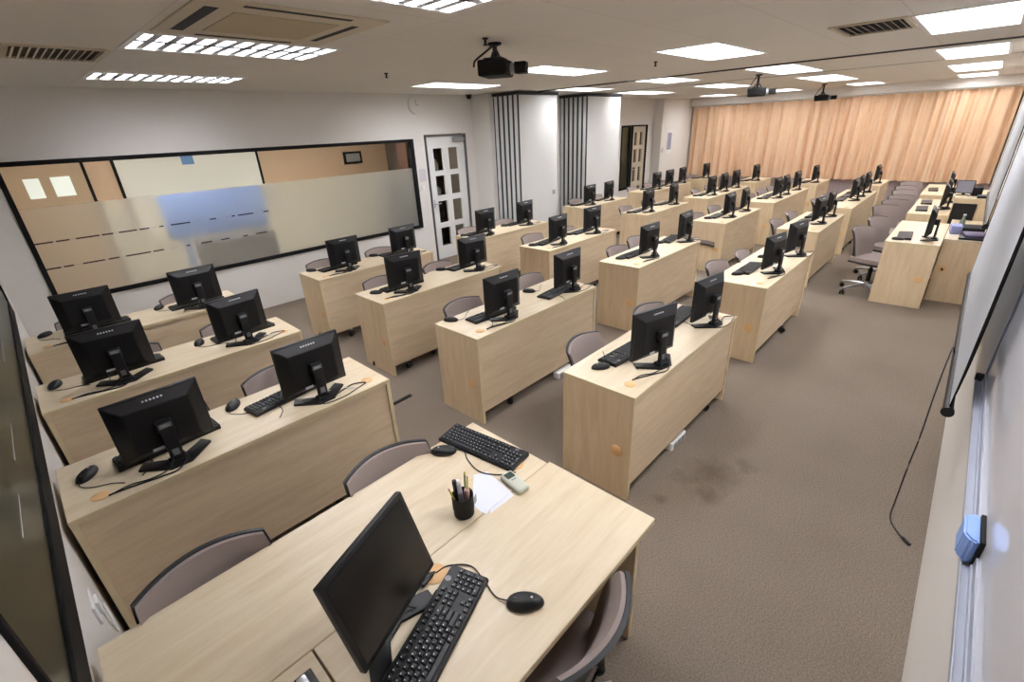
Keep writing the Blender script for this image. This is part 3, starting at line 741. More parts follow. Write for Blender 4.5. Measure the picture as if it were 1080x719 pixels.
def key_pos(k):
    x, r, w_, h_ = k
    px = KL/2-.013-(x+w_/2)*U
    py = -KD/2+.014+(r*U+(h_*U)/2)+(.006 if r > 0 else 0)
    return px, py
def kz(py): return .0265-.0095*(py+KD/2)/KD     # slopes towards the user
SL = math.atan(.0095/KD)
def key_cap(w_, h_):
    mb = MB(); a, b = w_*U-.002, h_*U-.002
    t = bmesh.new(); V = []
    for s_, z in ((1, 0), (.99, .003), (None, .0085)):
        aa, bb = (a*s_, b*s_) if s_ else (a-.005, b-.0055)
        V.append([t.verts.new((sx*aa/2, sy*bb/2+(0 if s_ else -.0006), z)) for sx, sy in ((-1, -1), (1, -1), (1, 1), (-1, 1))])
    t.faces.new(V[0][::-1]); t.faces.new(V[2])
    for q in range(2):
        for i in range(4): t.faces.new((V[q][i], V[q][(i+1) % 4], V[q+1][(i+1) % 4], V[q+1][i]))
    return t
mb = MB()
t_ = bmesh.new()
prof = [(-KD/2, 0), (KD/2, 0), (KD/2, .010), (KD/2-.004, .0165), (-KD/2+.006, .0255), (-KD/2, .020)]
Va = [t_.verts.new((-KL/2, y, z)) for y, z in prof]; Vb = [t_.verts.new((KL/2, y, z)) for y, z in prof]
t_.faces.new(Va); t_.faces.new(Vb[::-1])
for i in range(6): t_.faces.new((Va[i], Vb[i], Vb[(i+1) % 6], Va[(i+1) % 6]))
bmesh.ops.recalc_face_normals(t_, faces=t_.faces[:])
bmesh.ops.bevel(t_, geom=t_.edges[:], offset=.002, segments=2, affect='EDGES')
mb.merge(t_)
me_kbody = mb.mesh('keyboard_body', 'black', 25)
mb = MB()
for k in KEYS:
    px, py = key_pos(k)
    mb.merge(key_cap(k[2], k[3]), Matrix.Translation((px, py, kz(py)-.003)) @ Matrix.Rotation(-SL, 4, 'X'))
me_keys = mb.mesh('keys', 'key', 0)
KCAP = {}
for k in KEYS:
    if (k[2], k[3]) not in KCAP:
        mb = MB(); mb.merge(key_cap(k[2], k[3])); KCAP[(k[2], k[3])] = mb.mesh('key', 'key', 0)
mb = MB()
for k in KEYS:      # little pale legends
    if k[2] > 2: continue
    px, py = key_pos(k); rx = random.random()*.002
    mb.box(px+.001, px+.0042+rx*.4, py-.0045, py-.0015, kz(py)+.0053, kz(py)+.0058)
me_legend = mb.mesh('legends', 'legend', 0)
me_ring = MB().lathe([(.0105, 0), (.0105, .0006), (.0085, .0006), (.0085, 0)], 28).mesh('logo_ring', 'badge')
me_kbtxt = text_mesh('DELL', .0055, 'badge', .0003)
me_kcab = MB().tube([(-.1, -KD/2+.002, .012), (-.1, -.11, .006), (-.12, -.15, .0045), (-.16, -.19, .0045)], .0025, 6).mesh('cable', 'black')
def keyboard(x, y, z, rz, label, individual=False, detail=True, cable=True, group='keyboards on the desks'):
    t = thing('keyboard', label, 'keyboard', (x, y, z), rz, group)
    b = child('keyboard_body', me_kbody, t)
    if individual:
        for k in KEYS[:100]:
            px, py = key_pos(k)
            child('key', KCAP[(k[2], k[3])], t, None, (px, py, kz(py)-.003), (-SL, 0, 0))
        mb = MB()
        for k in KEYS[100:]:
            px, py = key_pos(k)
            mb.merge(key_cap(k[2], k[3]), Matrix.Translation((px, py, kz(py)-.003)) @ Matrix.Rotation(-SL, 4, 'X'))
        child('keys', mb.mesh('keys', 'key', 0), t, stuff=True)
        child('legends', me_legend, t, 'pale key legends', stuff=True)
        lx, ly = -KL/2+.055, -KD/2+.016
        r_ = child('logo_ring', me_ring, b, 'grey round logo', (lx, ly, kz(ly)-.0005), (-SL, 0, 0))
        child('logo_letters', me_kbtxt, b, 'grey logo letters', (lx, ly, kz(ly)+.0002), (-SL, 0, PI))
    elif detail:
        child('keys', me_keys, t, stuff=True)
    if cable: child('cable', me_kcab, t)
    return t

# mouse -----------------------------------------------------------
def mouse_fn(u, v):
    th = 2*PI*u; ph = PI/2*v
    rx, ry = .034, .062
    c = math.cos(ph)**.75 if v < 1 else 0
    return Vector((rx*c*math.cos(th)*(1-.12*math.sin(th)), ry*c*math.sin(th), .003+.029*math.sin(ph)**.8*(1+.10*math.sin(th)*c)))
def mouse_mesh():
    mb = MB(); n, m_ = 28, 9; R = []
    for j in range(m_): R.append([mb.bm.verts.new(mouse_fn(i/n, j/m_)) for i in range(n)])
    top = mb.bm.verts.new(mouse_fn(0, 1))
    base = [mb.bm.verts.new((v.co.x*.94, v.co.y*.94, 0)) for v in R[0]]
    for a, b in zip([base]+R, R):
        for i in range(n): mb.bm.faces.new((a[i], a[(i+1) % n], b[(i+1) % n], b[i]))
    for i in range(n): mb.bm.faces.new((R[-1][i], R[-1][(i+1) % n], top))
    mb.bm.faces.new(base[::-1])
    return mb.mesh('mouse_body', 'black', 40)
me_mouse = mouse_mesh()
me_wheel = MB().cyl((-.004, -.034, .022), (.004, -.034, .022), .009, None, 16).mesh('scroll_wheel', 'key')
me_msplit = MB().box(-.0006, .0006, -.05, -.006, .020, .0365).mesh('button_seam', 'black_matte', 0)
me_mlogo = MB().lathe([(.004, .0), (.004, .001), (0, .001)], 14, (0, .022, .0315)).mesh('logo', 'legend')
me_mcable = MB().tube([(0, -.058, .012), (.02, -.085, .005), (.08, -.10, .004), (.15, -.09, .004), (.21, -.10, .004)], .0022, 6).mesh('cable', 'black')
def mouse(x, y, z, rz, label, detail=1, cable=True, group='mice on the desks'):
    t = thing('mouse', label, 'mouse', (x, y, z), rz, group)
    child('mouse_body', me_mouse, t)
    if detail:
        child('scroll_wheel', me_wheel, t); child('logo', me_mlogo, t, 'pale logo dot')
    if cable: child('cable', me_mcable, t)
    return t

# chair -----------------------------------------------------------
def sq(a, b, c=.17): return a*math.sqrt(1-c*b*b), b*math.sqrt(1-c*a*a)
def back_fn(W, Hh, z0, off, lean=.23):
    def fn(u, v):
        a, b = sq(2*u-1, 2*v-1)
        a *= 1.0+.10*b
        x = a*W/2; z = z0+Hh/2+b*Hh/2
        y = .185-1.4*x*x+lean*(z-.46)+.03*max(0, b)**2+off
        return (x, y, z), Vector((-2.3*x*-1*0+2.3*x*0-0, -1, .0))
    return fn
me_pad = MB().sheet(back_fn(.405, .365, .448, -.004), 22, 16, -.024).mesh('back_pad', 'fabric', 60)
me_bframe = MB().sheet(back_fn(.420, .379, .440, .005), 22, 16, -.016).mesh('back_frame', 'frame', 60)
def seat_fn(W, D, z, off=0):
    def fn(u, v):
        a, b = sq(2*u-1, 2*v-1)
        x = a*W/2; y = b*D/2-.03
        zz = z-.035*max(0, -b-.55)**1.5*2+.012*a*a
        return (x, y, zz), (0, 0, 1)
    return fn
me_seat = MB().sheet(seat_fn(.46, .45, .47), 18, 18, .05).mesh('seat', 'fabric', 60)
me_shell = MB().sheet(seat_fn(.475, .465, .418), 18, 18, .018).mesh('seat_shell', 'frame', 60)
me_link = MB().tube([(-.08, .10, .40), (-.085, .20, .41), (-.08, .205, .50), (-.07, .222, .58)], .014, 10).tube([(.08, .10, .40), (.085, .20, .41), (.08, .205, .50), (.07, .222, .58)], .014, 10).cyl((-.08, .11, .40), (.08, .11, .40), .014).mesh('back_support', 'frame')
me_gas = MB().cyl((0, 0, .16), (0, 0, .33), .025).cyl((0, 0, .33), (0, 0, .405), .015).mesh('gas_column', 'black')
me_mech = MB().box(-.1, .1, -.1, .12, .37, .402, .008).mesh('tilt_mechanism', 'black')
me_hub = MB().lathe([(.04, .075), (.045, .10), (.03, .16)], 20).mesh('base_hub', 'chrome')
me_leg = MB().tube([(.03, 0, .115), (.16, 0, .105), (.31, 0, .078)], .016, 10).mesh('base_leg', 'chrome')
me_cast = MB().cyl((-.006, .006, .028), (-.006, .026, .028), .027, None, 18).cyl((-.006, -.026, .028), (-.006, -.006, .028), .027, None, 18).cyl((0, 0, .03), (0, 0, .075), .008).mesh('caster', 'black')
def chair(x, y, rz, label, group, base=True, spin=0.3):
    t = thing('office_chair', label, 'chair', (x, y, 0), rz, group)
    child('back_pad', me_pad, t, 'mauve grey padded backrest'); child('back_frame', me_bframe, t, 'dark plastic back frame')
    child('back_support', me_link, t); child('seat', me_seat, t); child('seat_shell', me_shell, t)
    child('tilt_mechanism', me_mech, t); child('gas_column', me_gas, t); child('base_hub', me_hub, t)
    for i in range(5):
        a = spin+i*2*PI/5
        l_ = child('base_leg', me_leg, t, None, (0, 0, 0), (0, 0, a))
        child('caster', me_cast, l_, None, (.312, 0, 0), (0, 0, .7))
    return t

# ------------------------------------------------------------------ desks in rows
L0 = 1.548
ORD = ['', 'first', 'second', 'third', 'fourth', 'fifth', 'farthest']
ROW = {1: 'row along the open carpet', 2: 'second row from the open carpet', 3: 'second row from the frosted window', 4: 'row along the frosted window'}
DESKS = {  # (row, block): x, y, L
 (2, 1): (-.26, 2.355, L0), (3, 1): (-.26, 3.616, L0), (4, 1): (-.26, 4.864, L0),
 (1, 2): (2.044, 1.062, L0), (2, 2): (2.044, 2.355, L0), (3, 2): (2.044, 3.616, L0), (4, 2): (2.044, 4.864, L0),
 (1, 3): (4.405, 1.09, L0), (2, 3): (4.36, 2.33, L0), (3, 3): (4.42, 3.6, L0), (4, 3): (4.40, 4.864, L0),
 (1, 4): (7.12, 1.285, L0), (2, 4): (7.12, 2.475, L0), (3, 4): (7.22, 3.78, L0), (4, 4): (7.32, 5.12, L0),
 (1, 5): (9.25, 1.29, 2.4), (2, 5): (9.32, 2.46, 2.3), (3, 5): (9.36, 3.64, 2.2), (4, 5): (9.66, 5.08, 2.2),
 (1, 6): (12.45, 1.35, 1.2), (2, 6): (12.25, 2.45, 1.2), (3, 6): (12.2, 3.70, 1.2), (4, 6): (12.5, 5.0, .9),
}
MON = {
 (2, 1): [(.167, 0), (.905, 0)], (3, 1): [(.165, -.04), (.93, .1)], (4, 1): [(.17, 0), (.965, 0)],
 (1, 2): [(2.50, -.25), (3.325, -.12)], (2, 2): [(2.50, -.04), (3.37, -.02)], (3, 2): [(2.43, -.12), (3.325, -.06)], (4, 2): [(2.47, 0), (3.28, .05)],
 (1, 3): [(4.98, -.15), (5.76, -.18)], (2, 3): [(4.87, -.05), (5.79, .05)], (3, 3): [(4.82, .03), (5.6, -.05)], (4, 3): [(4.72, 0), (5.59, .04)],
 (1, 4): [(7.75, -.1), (8.40, .05)], (2, 4): [(7.66, .0), (8.32, .12)], (3, 4): [(7.54, .03), (8.48, .12)], (4, 4): [(7.75, 0), (8.42, .1)],
 (1, 5): [(10.2, 0), (10.72, .05), (11.35, 0)], (2, 5): [(10.0, 0), (10.5, .05), (11.28, 0)], (3, 5): [(9.88, 0), (10.52, .06), (11.2, .0)], (4, 5): [(10.35, 0), (10.98, 0), (11.66, .05)],
 (1, 6): [(12.95, 0)], (2, 6): [(12.7, 0)], (3, 6): [(12.68, 0)], (4, 6): [(12.9, 0)],
}
KB = {  # explicit keyboards (x, y, rz) and mice (x, y)
 (2, 1): [(.17, 2.665, .05), (.775, 2.665, .16)], (3, 1): [(.19, 3.95, .03), (.97, 3.96, .05)], (4, 1): [(.2, 5.18, 0), (.95, 5.15, 0)],
 (1, 2): [(2.515, 1.395, -.05), (3.32, 1.405, .05)], (2, 2): [(2.46, 2.63, -.05), (3.24, 2.555, .1)], (3, 2): [(2.47, 3.93, 0), (3.34, 3.97, .05)],
}
MS = {
 (2, 1): [(-.157, 2.674), (.518, 2.792)], (3, 1): [(-.168, 4.02), (.667, 4.01)], (4, 1): [(-.134, 5.29), (.67, 5.29)],
 (1, 2): [(2.231, 1.41), (3.06, 1.44)], (2, 2): [(2.165, 2.80), (3.086, 2.763)], (3, 2): [(2.18, 3.947), (3.08, 4.06)], (4, 2): [(2.168, 5.31), (2.99, 5.31)],
}
CH = {  # chair back top centre x, y (pushed in)
 (2, 1): [(.22, 2.98), (.84, 2.98)], (3, 1): [(.22, 4.2), (.92, 4.2)], (4, 1): [(.14, 5.44), (.93, 5.44)],
 (1, 2): [(2.42, 1.71), (3.20, 1.66)], (2, 2): [(2.42, 2.99), (3.32, 3.01)], (3, 2): [(2.37, 4.22), (3.10, 4.18)], (4, 2): [(2.36, 5.46), (3.13, 5.43)],
 (1, 3): [(4.75, 1.74), (5.36, 1.68)], (2, 3): [(4.80, 2.93), (5.38, 3.0)], (3, 3): [(4.80, 4.27), (5.46, 4.15)], (4, 3): [(4.65, 5.43), (5.40, 5.40)],
 (1, 4): [(7.36, 1.92), (8.1, 1.92)], (2, 4): [(7.33, 3.08), (8.15, 3.12)], (3, 4): [(7.48, 4.40), (8.3, 4.42)], (4, 4): [(7.83, 5.76), (8.55, 5.70)],
 (1, 5): [(9.55, 1.92), (10.2, 1.92)], (2, 5): [(9.8, 3.1), (10.5, 3.1), (11.1, 3.1)], (3, 5): [(10.1, 4.28), (10.8, 4.28)], (4, 5): [(9.98, 5.72), (10.7, 5.70), (11.4, 5.70)],
 (2, 6): [(12.7, 3.1)], (3, 6): [(12.7, 4.35)], (4, 6): [(12.9, 5.66)],
}
def seatname(i, n):
    return {1: 'only seat', 2: ['near seat', 'far seat'], 3: ['near seat', 'middle seat', 'far seat']}[n][i] if n > 1 else 'only seat'
for (r, b), (x, y, L) in DESKS.items():
    where = '%s desk from the camera, %s' % (ORD[b], ROW[r])
    dk = desk(x, y, L, 'pale maple desk, %s' % where, 'maple computer desks', near_g=True)
    if (r, b) in ((2, 2), (3, 3)):
        child('bag_hook', MB().box(-.004, .016, -.014, .014, -.03, .03, .006).mesh('bag_hook', 'black'), bpy.context.scene.objects[dk.name], 'black hook', (L, .02, .745 if r == 2 else .66))
    ms = MON[(r, b)]; n = len(ms)
    for i, (mx, mr) in enumerate(ms):
        far = b >= 4
        dy = .11 if (r, b) in ((1, 2), (1, 3)) else .135
        sn = seatname(i, n)
        monitor(mx, y+dy, DH, mr, 'black monitor, %s, %s' % (sn, where), side=-1 if (i == 0) else 1, detail=1 if far else 2, cable=not far)
        k = KB.get((r, b)); kx, ky, kr = k[i] if k else (mx-.03, y+.335, random.uniform(-.08, .12))
        keyboard(kx, ky, DH, kr, 'black keyboard, %s, %s' % (sn, where), individual=(r, b, i) in ((2, 1, 1), (1, 2, 0)), detail=b < 4, cable=b < 3)
        m_ = MS.get((r, b)); px, py = m_[i] if m_ else (mx-.29, y+.36)
        px = max(px, x+.05)
        mouse(px, py, DH, random.uniform(-.8, -.3) if b == 1 else random.uniform(.5, 1.0), 'black mouse, %s, %s' % (sn, where), detail=1 if b < 4 else 0, cable=b < 3)
    cs = CH.get((r, b), [])
    for i, (cx, cy) in enumerate(cs):
        chair(cx, max(cy-.268, y+.30), random.uniform(-.12, .12), 'office chair, %s, %s' % (seatname(i, len(cs)), where), 'chairs along the desk rows', spin=random.random())

single('floor_strip', MB().box(-.11, .11, -.018, .018, 0, .012, .004).mesh('floor_strip', 'black_matte'), 'short black cable strip on the carpet in the aisle left of the second-row desk', 'cable strip', (1.823, 3.193, 0), .04)
# power strips under the desks
for x, y, lb in ((2.78, 1.10, 'white power socket box on the carpet under the first right-hand single desk'), (3.1, 2.37, 'white power socket box on the carpet under the desk behind the first single desk')):
    t = thing('socket_box', lb, 'socket box', (x, y, 0), 0, 'floor socket boxes')
    child('case', MB().box(-.11, .11, -.03, .035, 0, .065, .006).mesh('case', 'white'), t)
    for k in (-.06, 0, .06): child('socket', MB().box(k-.022, k+.022, -.033, -.03, .012, .053, .001).mesh('socket', 'grey', 0), t)
t = thing('socket_box', 'white wall socket with plug low beside the near desk end at the left wall', 'socket', (XL, 2.08, .52))
child('plate', MB().box(0, .01, -.07, .07, -.045, .045, .003).mesh('plate', 'white'), t)
child('plug', MB().box(.004, .022, -.03, .03, -.03, .03, .004).mesh('plug', 'white'), t)
child('plug_cable', MB().tube([(.015, .0, -.03), (.02, -.01, -.12), (.02, .03, -.2), (.015, .09, -.18), (.012, .12, -.1)], .005).mesh('plug_cable', 'white'), t)

# ------------------------------------------------------------------ teacher's desks in front
desk(-.26, 1.089, 1.565, 'nearest pale maple desk, back half of the pair carrying the pencil cup', 'maple computer desks', near_g=False, tops=(-.10,))
def front_desk(x0, x1, y0, y1, label, leg0, leg1):
    t = thing('computer_desk', label, 'desk', (x0, y0, 0), 0, 'maple computer desks')
    L, D = x1-x0, y1-y0; th = .025
    child('tabletop', MB().box(0, L, 0, D, DH-th, DH, .002).mesh('tabletop', 'top', 0), t)
    child('edge_band', MB().box(0, L, -.0012, 0, DH-th, DH-.001).box(L, L+.0012, 0, D, DH-th, DH-.001).mesh('edge_band', 'edge', 0), t)
    if leg1: child('side_panel', MB().box(L-th-.005, L-.005, .05, D-.003, 0, DH-th).mesh('side_panel', 'side', 0), t)
    if leg0: child('side_panel', MB().box(.003, th, .05, D-.003, 0, DH-th).mesh('side_panel', 'side', 0), t)
    child('modesty_panel', MB().box(th, L-th-.005, D-.03, D-.012, .1, DH-th).mesh('modesty_panel', 'front', 0), t)
    return t
fd = front_desk(.192, 1.318, .562, 1.085, 'nearest pale maple desk, front half of the pair carrying the large black monitor', True, True)
child('cable_grommet', me_gt, fd, 'orange cable cap', (.405, .452, DH)).scale = (1.25, 1.25, 1)
fd2 = front_desk(-.26, .184, .562, 1.085, 'short pale maple desk piece at the bottom edge left of the large monitor', True, True)
child('desk_socket', MB().box(.37, .42, .40, .47, DH, DH+.012, .003).mesh('desk_socket', 'black'), fd2, 'black and silver desk socket')
child('socket_lid', MB().box(.375, .40, .41, .46, DH+.012, DH+.02, .002).mesh('socket_lid', 'chrome'), fd2, 'silver socket lid')
chair(.06, 1.672-.268, 0.02, 'mauve grey office chair behind the nearest desk, left one by the glass wall', 'chairs along the desk rows')
chair(.79, 1.66-.268, -.06, 'mauve grey office chair behind the nearest desk, right one', 'chairs along the desk rows')
chair(.77, .70, PI+.12, 'mauve grey office chair in front of the nearest desk, cut by the photo bottom', 'chairs along the desk rows', spin=1.237)

# big monitor on the front desk
t = monitor(.455, .865, DH, PI+.386, 'large black monitor with its dark screen towards the camera on the nearest desk', side=-1, tilt=0.0, cable=False)
for o in t.children:
    if o.name.startswith('casing'):
        pass
    if o.name.startswith('stand_foot'): o.location.y = .045
    if o.name.startswith('casing'):
        o.matrix_local = Matrix.Translation((0, 0, .034)) @ Matrix.Translation((0, 0, .2)) @ Matrix.Rotation(.28, 4, 'X') @ Matrix.Diagonal((.95, 1, .955, 1)) @ Matrix.Translation((0, 0, -.2))
t.location = (.372, .978, DH)
inv = (Matrix.Translation((.372, .978, DH)) @ Matrix.Rotation(PI+.386, 4, 'Z')).inverted()
W_ = lambda *p: [inv @ Vector(q) for q in p]
mb = MB().tube(W_((.43, .975, DH+.05), (.48, .995, DH+.02), (.53, 1.003, DH+.012), (.60, 1.016, DH+.006)), .0042)
mb.tube(W_((.44, .99, DH+.04), (.50, 1.03, DH+.03), (.55, 1.03, DH+.02), (.60, 1.016, DH+.006)), .003)
mb.tube(W_((.45, .97, DH+.03), (.485, .945, DH+.006), (.52, .945, DH+.005), (.56, .955, DH+.006)), .003)
p0_, p1_ = W_((.535, 1.0, DH+.012), (.585, 1.013, DH+.011)); mb.cyl(p0_, p1_, .0085)
child('cable', mb.mesh('cable', 'black'), t)
keyboard(.468, .838, DH, PI+.36, 'black keyboard with round logo in front of the large monitor on the nearest desk', individual=True, cable=False)
keyboard(1.188, 1.395, DH+.0, -PI/2+.14+PI, 'black keyboard turned endways at the far end of the nearest desk', individual=True, cable=False)
m1 = mouse(.722, .703, DH, PI+.75, 'black mouse right of the keyboard on the nearest desk', cable=False)
inv = (Matrix.Translation((.722, .703, DH)) @ Matrix.Rotation(PI+.75, 4, 'Z')).inverted()
def loc_pts(inv_, pts): return [inv_ @ Vector(p) for p in pts]
child('cable', MB().tube(loc_pts(inv, [(.69, .743, DH+.012), (.675, .79, DH+.004), (.69, .86, DH+.004), (.70, .94, DH+.004), (.65, 1.0, DH+.004), (.60, 1.01, DH+.006)]), .0024).mesh('cable', 'black'), m1)
m2 = mouse(1.045, 1.515, DH, .8, 'black mouse beside the endways keyboard on the nearest desk', cable=False)
inv = (Matrix.Translation((1.045, 1.515, DH)) @ Matrix.Rotation(.8, 4, 'Z')).inverted()
child('cable', MB().tube(loc_pts(inv, [(1.088, 1.472, DH+.012), (1.11, 1.44, DH+.004), (1.08, 1.38, DH+.004), (1.06, 1.28, DH+.004), (1.10, 1.20, DH+.004), (1.16, 1.15, DH+.006)]), .0024).mesh('cable', 'black'), m2)

# pencil cup, its contents, papers, remote
t = thing('pencil_cup', 'black round pencil cup on the nearest desk beside the white papers', 'cup', (.853, 1.148, DH))
mb = MB().lathe([(.037, 0), (.041, .003), (.040, .03), (.043, .033), (.043, .098), (.040, .098), (.039, .006), (0, .006)], 28)
child('cup_body', mb.mesh('cup_body', 'black_matte', 40), t)
child('label_sticker', MB().box(.012, .032, -.0455, -.0435, .045, .08, mtx=Matrix.Rotation(.5, 4, 'Z')).mesh('label_sticker', 'grey', 0), t)
def pen(dx, dy, lean_x, lean_y, L, r, m, tip, label, name='pencil'):
    t = thing(name, label, 'pen', (.853+dx, 1.148+dy, DH+.009))
    d = Vector((lean_x, lean_y, 1)).normalized()
    child('barrel', MB().cyl(d*.012, d*L, r, None, 8).mesh('barrel', m), t)
    child('tip', MB().cyl(d*0, d*.012, r*.2, r, 8).mesh('tip', tip), t)
    child('cap', MB().cyl(d*L, d*(L+.012), r*1.05, r*.9, 8).mesh('cap', tip), t)
pen(-.012, .012, -.24, .10, .125, .0038, 'yellow', 'pink', 'yellow pencil leaning left in the black cup')
pen(.010, -.012, .06, -.03, .165, .004, 'yellow', 'pink', 'tall yellow pencil upright in the black cup')
pen(.014, .004, .09, .03, .165, .004, 'green', 'yellow', 'green pencil at the right rim of the black cup')
pen(-.008, .016, -.04, .06, .14, .010, 'black', 'black', 'thick black marker in the black cup', 'marker')
pen(.0, .004, -.02, .12, .135, .012, 'lilac_light', 'white', 'pale lilac marker in the black cup', 'marker')
pen(.012, -.002, .02, -.10, .10, .012, 'pink', 'pink', 'short pink highlighter in the front of the black cup', 'highlighter')
single('paper_sheet', MB().prism([(1.03, 1.285), (1.085, 1.255), (1.06, 1.085), (.935, 1.082), (.905, 1.075), (.90, 1.10), (.905, 1.16)], DH+.0005, DH+.0015).mesh('paper_sheet', 'paper', 0), 'white sheets of paper on the nearest desk beside the pencil cup', 'paper')
single('paper_sheet', MB().prism([(.935, 1.082), (1.06, 1.085), (1.055, 1.062), (.918, 1.066)], DH+.0001, DH+.0004).mesh('paper_sheet', 'paper', 0), 'lower white sheet sticking out under the top papers', 'paper')
t = thing('remote_control', 'cream remote control with small dark display by the endways keyboard', 'remote', (1.105, 1.105, DH), -.15)
me = MB(); me.box(-.031, .031, -.068, .068, 0, .026, .012, 4)
child('remote_body', me.mesh('remote_body', 'cream', 50), t)
child('display', MB().box(-.020, .020, .018, .054, .0255, .0272, .0008).mesh('display', 'lcd', 0), t, 'small dark display')
child('button', MB().box(-.012, .012, .002, .010, .0255, .0275, .001).mesh('button', 'grey', 0), t)

# ------------------------------------------------------------------ far desks by the whiteboard wall
desk(6.98, .075, 1.5, 'pale maple desk nearest the camera along the far whiteboard wall', 'maple computer desks', near_g=True, tops=(.1, -.1), D=.50)
desk(9.14, .13, 1.65, 'pale maple desk second along the far whiteboard wall', 'maple computer desks', D=.46)
desk(11.35, .15, 1.7, 'pale maple desk last along the far whiteboard wall, nearest the curtain', 'maple computer desks', D=.48)
for x, y, lb in ((7.30, .20, 'black monitor on the nearest desk of the far whiteboard wall'), (9.80, .22, 'black monitor, near seat, second desk of the far whiteboard wall'), (10.5, .22, 'black monitor, far seat, second desk of the far whiteboard wall'), (11.75, .25, 'black monitor on the last desk of the far whiteboard wall')):
    monitor(x, y, DH, .03, lb, detail=1, cable=False)
for x, y, lb in ((7.36, .43, 'black keyboard on the nearest desk of the far whiteboard wall'), (9.62, .46, 'black keyboard, near seat, second desk of the far whiteboard wall'), (10.35, .46, 'black keyboard, far seat, second desk of the far whiteboard wall'), (12.1, .5, 'black keyboard on the last desk of the far whiteboard wall')):
    keyboard(x, y, DH, .05, lb, detail=False, cable=False)
mouse(7.12, .47, DH, .2, 'black mouse on the nearest desk of the far whiteboard wall', 0, False)
# low cupboard against the wall
def cupboard(x0, x1, y0, y1, h, label):
    t = thing('cupboard', label, 'cupboard', (x0, y0, 0))
    L, D = x1-x0, y1-y0
    child('carcass', MB().box(0, L, 0, D, 0, h-.025).mesh('carcass', 'side', 0), t)
    child('worktop', MB().box(-.004, L, 0, D, h-.025, h, .002).mesh('worktop', 'top', 0), t)
    return t
c = cupboard(7.42, 8.85, YR+.005, .068, .75, 'low maple cupboard against the far whiteboard wall, covered with papers')
child('cable_grommet', me_gs, c, 'orange cable cap', (-.0005, .31, .40), (0, -PI/2, 0))
child('cable_end', MB().cyl((-.03, .305, .395), (0, .31, .40), .012).mesh('cable_end', 'black'), c)
c = cupboard(8.9, 9.9, YR+.005, .12, 1.03, 'tall maple cabinet with a black glass door by the far whiteboard wall')
child('door', MB().box(-.02, 0, .18, .42, .50, .96, .003).mesh('door', 'black', 0), c, 'black door in the cabinet end')
single('laptop', MB().box(-.17, .17, -.12, .12, 0, .022, .004).mesh('laptop', 'black'), 'closed black laptop lying on the low cupboard', 'laptop', (7.62, -.17, .75), 0)
single('book', MB().box(-.13, .13, -.1, .1, 0, .03, .003).mesh('book', 'purple'), 'purple covered book on the closed laptop', 'book', (7.62, -.18, .772), .2)
single('book', MB().box(-.15, .15, -.1, .1, 0, .05, .003).mesh('book', 'black_matte'), 'dark stack of papers behind the laptop on the low cupboard', 'book', (8.1, -.15, .75), .1)
single('storage_box', MB().box(-.10, .10, -.05, .05, 0, .10, .008).mesh('storage_box', mat('blue_box', (150, 156, 206), .6)), 'small lilac blue box at the corner of the low cupboard', 'box', (7.85, .0, .75), .1)
t = thing('bottle', 'slim greenish bottle standing on the low cupboard before the black door', 'bottle', (8.0, -.04, .75))
child('bottle_body', MB().lathe([(.025, 0), (.028, .01), (.028, .12), (.012, .16), (.012, .19)], 16).mesh('bottle_body', mat('bottle_green', (130, 140, 120), .3)), t)
child('bottle_cap', MB().lathe([(.014, .19), (.014, .205)], 12).mesh('bottle_cap', 'white'), t)
t = monitor(9.2, .05, 1.03, PI/2-.1, 'small monitor with grey screen on top of the tall cabinet', group='monitors on the desks', detail=0, cable=False)
t.scale = (.5, .5, .55)
me_gs2 = me_scr.copy(); me_gs2.materials.clear(); me_gs2.materials.append(mat('grey_display', (140, 140, 152), .3))  # even grey display colour
for o in t.children:
    for q in o.children:
        if q.name.startswith('screen'): q.data = me_gs2; q['label'] = 'plain grey screen'
single('speaker_box', MB().box(-.06, .06, -.05, .05, 0, .11, .006).mesh('speaker_box', 'black_matte'), 'black box beside the small monitor on the tall cabinet', 'speaker', (9.2, -.08, 1.03), .2)
single('document_tray', MB().box(-.1, .1, -.06, .06, 0, .03, .004).mesh('document_tray', 'black'), 'flat black device at the front of the tall cabinet top', 'device', (9.02, -.16, 1.03), 0)
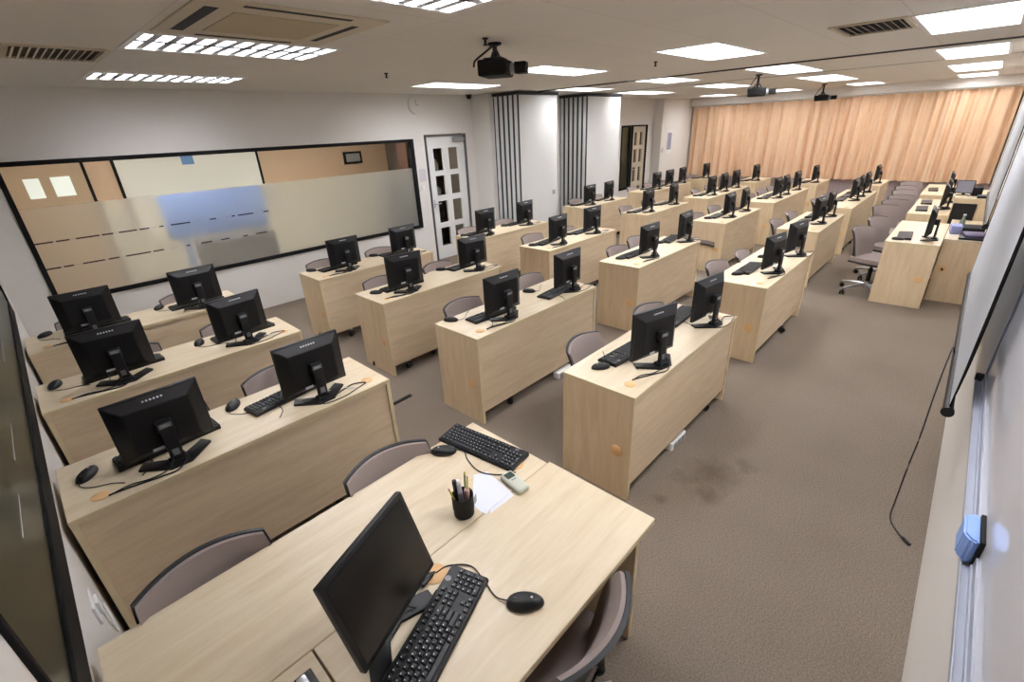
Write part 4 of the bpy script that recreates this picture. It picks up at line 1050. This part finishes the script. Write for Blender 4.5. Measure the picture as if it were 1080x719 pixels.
# chairs by these desks
chair(7.30, .66, -.35, 'mauve grey chair with silver base at the nearest desk of the far wall', 'chairs by the whiteboard wall', spin=2.75)
chair(8.12, .62, -.4, 'mauve grey office chair behind the first, at the nearest far-wall desk', 'chairs by the whiteboard wall', spin=.4)
for i, (cx, cy) in enumerate(((9.2, .62), (9.85, .60), (10.45, .60), (11.2, .62), (11.85, .66), (12.6, .68))):
    chair(cx, cy+.1, -.75-.1*(i % 3), ['first', 'second', 'third', 'fourth', 'fifth', 'last'][i]+' chair of the receding row along the far whiteboard wall desks', 'chairs by the whiteboard wall')
t = thing('bag', 'small dark bag on the seat of the second chair at the far wall', 'bag', (8.12, .5, .474), .3)
child('bag_body', MB().box(-.14, .14, -.08, .08, 0, .14, .04, 3).mesh('bag_body', 'black_matte'), t)
child('bag_handle', MB().tube([(-.06, 0, .13), (-.05, 0, .18), (.05, 0, .18), (.06, 0, .13)], .008).mesh('bag_handle', 'white'), t)

# ------------------------------------------------------------------ camera
def make_camera():
    yaw, pit, rol = math.radians(44.3509), math.radians(24.5595), math.radians(-2.7538)
    F = Vector((math.cos(yaw)*math.cos(pit), math.sin(yaw)*math.cos(pit), -math.sin(pit)))
    R = Vector((math.sin(yaw), -math.cos(yaw), 0)); Uv = R.cross(F)
    R2 = R*math.cos(rol)+Uv*math.sin(rol); U2 = -R*math.sin(rol)+Uv*math.cos(rol)
    cd = bpy.data.cameras.new('camera'); co = bpy.data.objects.new('camera', cd); COL.objects.link(co)
    m = Matrix((R2, U2, -F)).transposed().to_4x4(); m.translation = (0, 0, 2.145)
    co.matrix_world = m
    cd.sensor_fit = 'HORIZONTAL'; cd.sensor_width = 36; cd.lens = 36*488.438/1080; cd.clip_start = .02; cd.clip_end = 60
    S.camera = co
make_camera()

w = bpy.data.worlds.new('world'); S.world = w; w.use_nodes = True
w.node_tree.nodes['Background'].inputs['Color'].default_value = (.8, .85, 1, 1); w.node_tree.nodes['Background'].inputs['Strength'].default_value = .1
S.view_settings.view_transform = 'Standard'; S.view_settings.look = 'None'; S.view_settings.gamma = 1; S.view_settings.use_curve_mapping = False
S.view_settings.exposure = 1.4
S.cycles.use_denoising = True
S.cycles.max_bounces = 10; S.cycles.diffuse_bounces = 5; S.cycles.glossy_bounces = 4; S.cycles.transmission_bounces = 8
S.cycles.sample_clamp_indirect = 8
